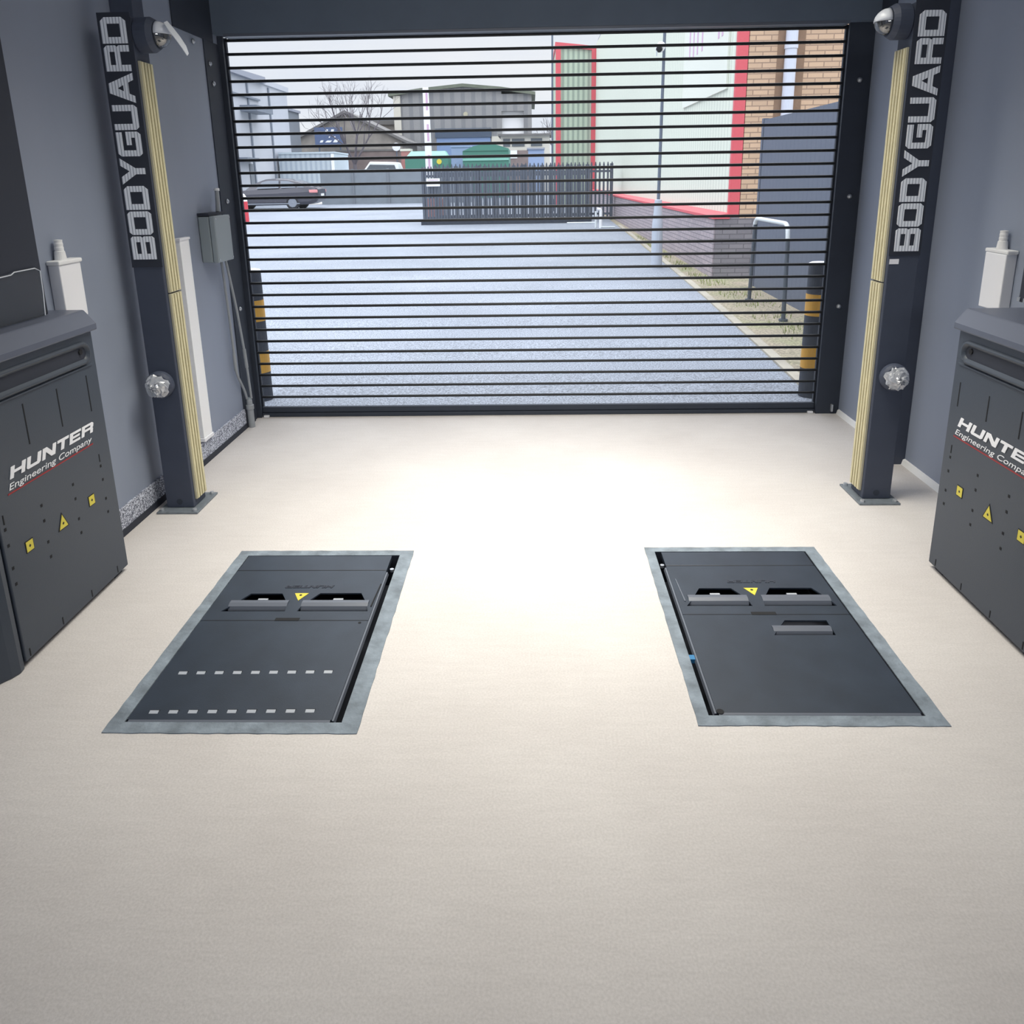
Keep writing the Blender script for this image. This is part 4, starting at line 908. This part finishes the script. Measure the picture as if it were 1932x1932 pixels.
def van():
    r = empty('van', (-9.7, 51, .45), 'white van roof showing above the panel fence', 'van')
    b = MB(); b.prism([(-11.1, .75), (-8.2, .75), (-8.2, 1.9), (-8.5, 2.72), (-10.2, 2.78), (-10.75, 2.1), (-11.1, 1.95)], lambda x, z: (x, 50.4, z), lambda x, z: (x, 52.0, z)); b.build('body', 'whitepaint', r, bevel=.06)
    b = MB(); b.prism([(-10.6, 2.12), (-8.5, 2.12), (-8.65, 2.55), (-10.2, 2.6)], lambda x, z: (x, 50.38, z), lambda x, z: (x, 50.41, z)); b.build('side_window', 'glassdark', r)
    for x in (-10.5, -8.8):
        for y in (50.45, 51.75): MB().cyl((x, y, .8), (x, y+.2, .8), .34, n=16).build('wheel', 'tyre', r)
van()
r = empty('round_sign', (-9.35, 55.6, .5), 'small round white sign above the brown wall', 'sign')
MB().cyl((-9.35, 55.6, 3.85), (-9.35, 55.66, 3.85), .28, n=20).build('disc', 'whitepaint', r); MB().cyl((-9.35, 55.7, .5), (-9.35, 55.7, 3.9), .04, n=8).build('post', 'pole', r)
r = empty('red_brick_pier', (-8.1, 53, .45), 'reddish brick pier left of the green bin shed', 'pier')
MB().box(-8.55, -7.95, 52.6, 53.4, .45, 3.45).build('brickwork', 'redbrick', r); MB().box(-8.6, -7.9, 52.55, 53.45, 3.45, 3.6).build('cap', 'creamw', r)
def green_shed():
    r = empty('green_bin', (-6.5, 51, .45), 'green skip with a pale sloping lid behind the palisade', 'container')
    MB().box(-7.9, -5.2, 50, 52, .45, 2.92).build('body', 'green', r)
    b = MB(); b.hexa([(-7.9, 50, 2.92), (-5.2, 50, 2.92), (-5.2, 52, 2.92), (-7.9, 52, 2.92), (-7.6, 50.7, 3.36), (-5.45, 50.7, 3.36), (-5.45, 51.6, 3.36), (-7.6, 51.6, 3.36)]); b.build('lid', 'greenlight', r)
    MB().lathe((-5.75, 49.99, 2.7), (0, -1, 0), [(0, .16), (.05, .16), (.05, 0)], 12).build('yellow_label', 'yellow', r)
    q = empty('green_container', (-2.8, 51, .45), 'larger dark green container with a curved roof, right of the skip', 'container')
    MB().box(-4.27, -1.39, 50, 54, .45, 3.3).build('body', 'green', q)
    rf = [(-4.27, 3.3), (-3.6, 3.58), (-2.9, 3.74), (-2.3, 3.70), (-1.39, 3.42), (-1.39, 3.3)]
    b = MB(); b.prism(rf, lambda x, z: (x, 49.95, z), lambda x, z: (x, 54.05, z)); b.build('roof', 'green', q)
    MB().box(-4.27, -1.39, 49.94, 49.99, 2.72, 2.86).build('rib', 'greenlight', q)
    k = empty('blue_container', (-4.75, 55, .45), 'pale blue box between the two green containers', 'container')
    MB().box(-5.4, -4.1, 54.3, 55.6, .45, 3.7).build('body', 'bluebox', k); MB().box(-5.45, -4.05, 54.25, 55.65, 3.7, 3.8).build('lid', 'bluebox', k)
green_shed()
def low_house():
    r = empty('low_house', (-.3, 66, .5), 'low cream house with dark windows right of the hangar door', 'building')
    MB().box(-2.4, 1.5, 64, 68.5, .5, 4.85).build('wall', 'creamw', r); MB().box(-2.6, 1.7, 63.7, 68.6, 4.85, 5.0).build('roof', 'tile', r)
    for x, w_ in ((-2.2, .55), (-1.5, 1.0), (.0, .9)): MB().box(x, x+w_, 63.95, 64.0, 4.05, 4.65).build('window', 'glassdark', r)
    MB().box(-2.4, 1.0, 63.9, 63.98, .5, 3.75).build('lower_wall', 'brickfar', r)
    MB().box(-1.65, -1.1, 63.85, 63.9, 3.15, 3.75).build('white_board', 'whitepaint', r)
    q = empty('pale_shed', (.8, 60, .5), 'pale blue shed behind the right end of the palisade', 'shed')
    MB().box(-.2, .95, 58, 60, .5, 3.6).build('wall', 'bluebox', q); MB().box(-.3, 1.0, 57.9, 60.1, 3.6, 3.72).build('roof', 'lroof', q)
low_house()
r = empty('thin_mast', (.88, 33, gz(33)), 'thin grey mast rising in front of the sky left of the red trimmed annexe', 'mast')
MB().cyl((.88, 33, gz(33)), (.89, 33, 9.5), .045, .035, n=10).build('shaft', 'pole', r); MB().cyl((.88, 33, gz(33)-.02), (.88, 33, gz(33)+.5), .08, n=12).build('base', 'pole', r)

# bare winter trees
def bare_tree(x, y, z0, H, seed, label, spread, name='bare_tree', levels=5, trunk=.16, low=.28):
    rnd = random.Random(seed); b = MB(); top = empty(name, (x, y, z0), label, 'tree')
    def limb(p, d, ln, r, lv, mb):
        pts = [p]; rr = [r]; q = p.copy(); dd = d.copy()
        for i in range(3):
            dd = (dd + Vector((rnd.uniform(-.14, .14), rnd.uniform(-.14, .14), rnd.uniform(-.02, .12)))).normalized()
            q = q + dd*ln/3; pts.append(q.copy()); rr.append(r*(1-.3*(i+1)/3))
        mb.tube(pts, rr, 5 if lv < 3 else 3)
        if lv >= levels: return
        for k in range(3 if lv < 2 else rnd.choice((2, 3, 3))):
            a = rnd.uniform(0, 2*PI); t = rnd.uniform(.35, .8)*spread
            ax = dd.orthogonal().normalized(); ay = dd.cross(ax)
            nd = (dd + (ax*math.cos(a)+ay*math.sin(a))*t + Vector((0, 0, .08))).normalized()
            limb(pts[rnd.choice((2, 3, 3))], nd, ln*rnd.uniform(.62, .8), r*.55, lv+1, mb)
    tr = MB(); hp = Vector((x, y, z0+H*low)); tr.tube([(x, y, z0), (x+.03, y, z0+H*low*.5), hp], [trunk, trunk*.85, trunk*.75], 10); tr.build('trunk', 'bark', top)
    cr_ = MB()
    for k in range(5):
        a = 2*PI*k/5 + rnd.uniform(-.3, .3); t = .55*spread
        limb(hp - Vector((0, 0, rnd.uniform(0, .5))), Vector((math.cos(a)*t, math.sin(a)*t, 1)).normalized(), H*.235, trunk*.5, 1, cr_)
    cr_.build('branches', 'bark', top)
bare_tree(-12.1, 54.6, .5, 8.9, 21, 'tall bare tree rising before the gabled house', 1.0)
bare_tree(2.6, 74, .65, 8.0, 8, 'bare tree behind the low cream house', 1.1, levels=4)
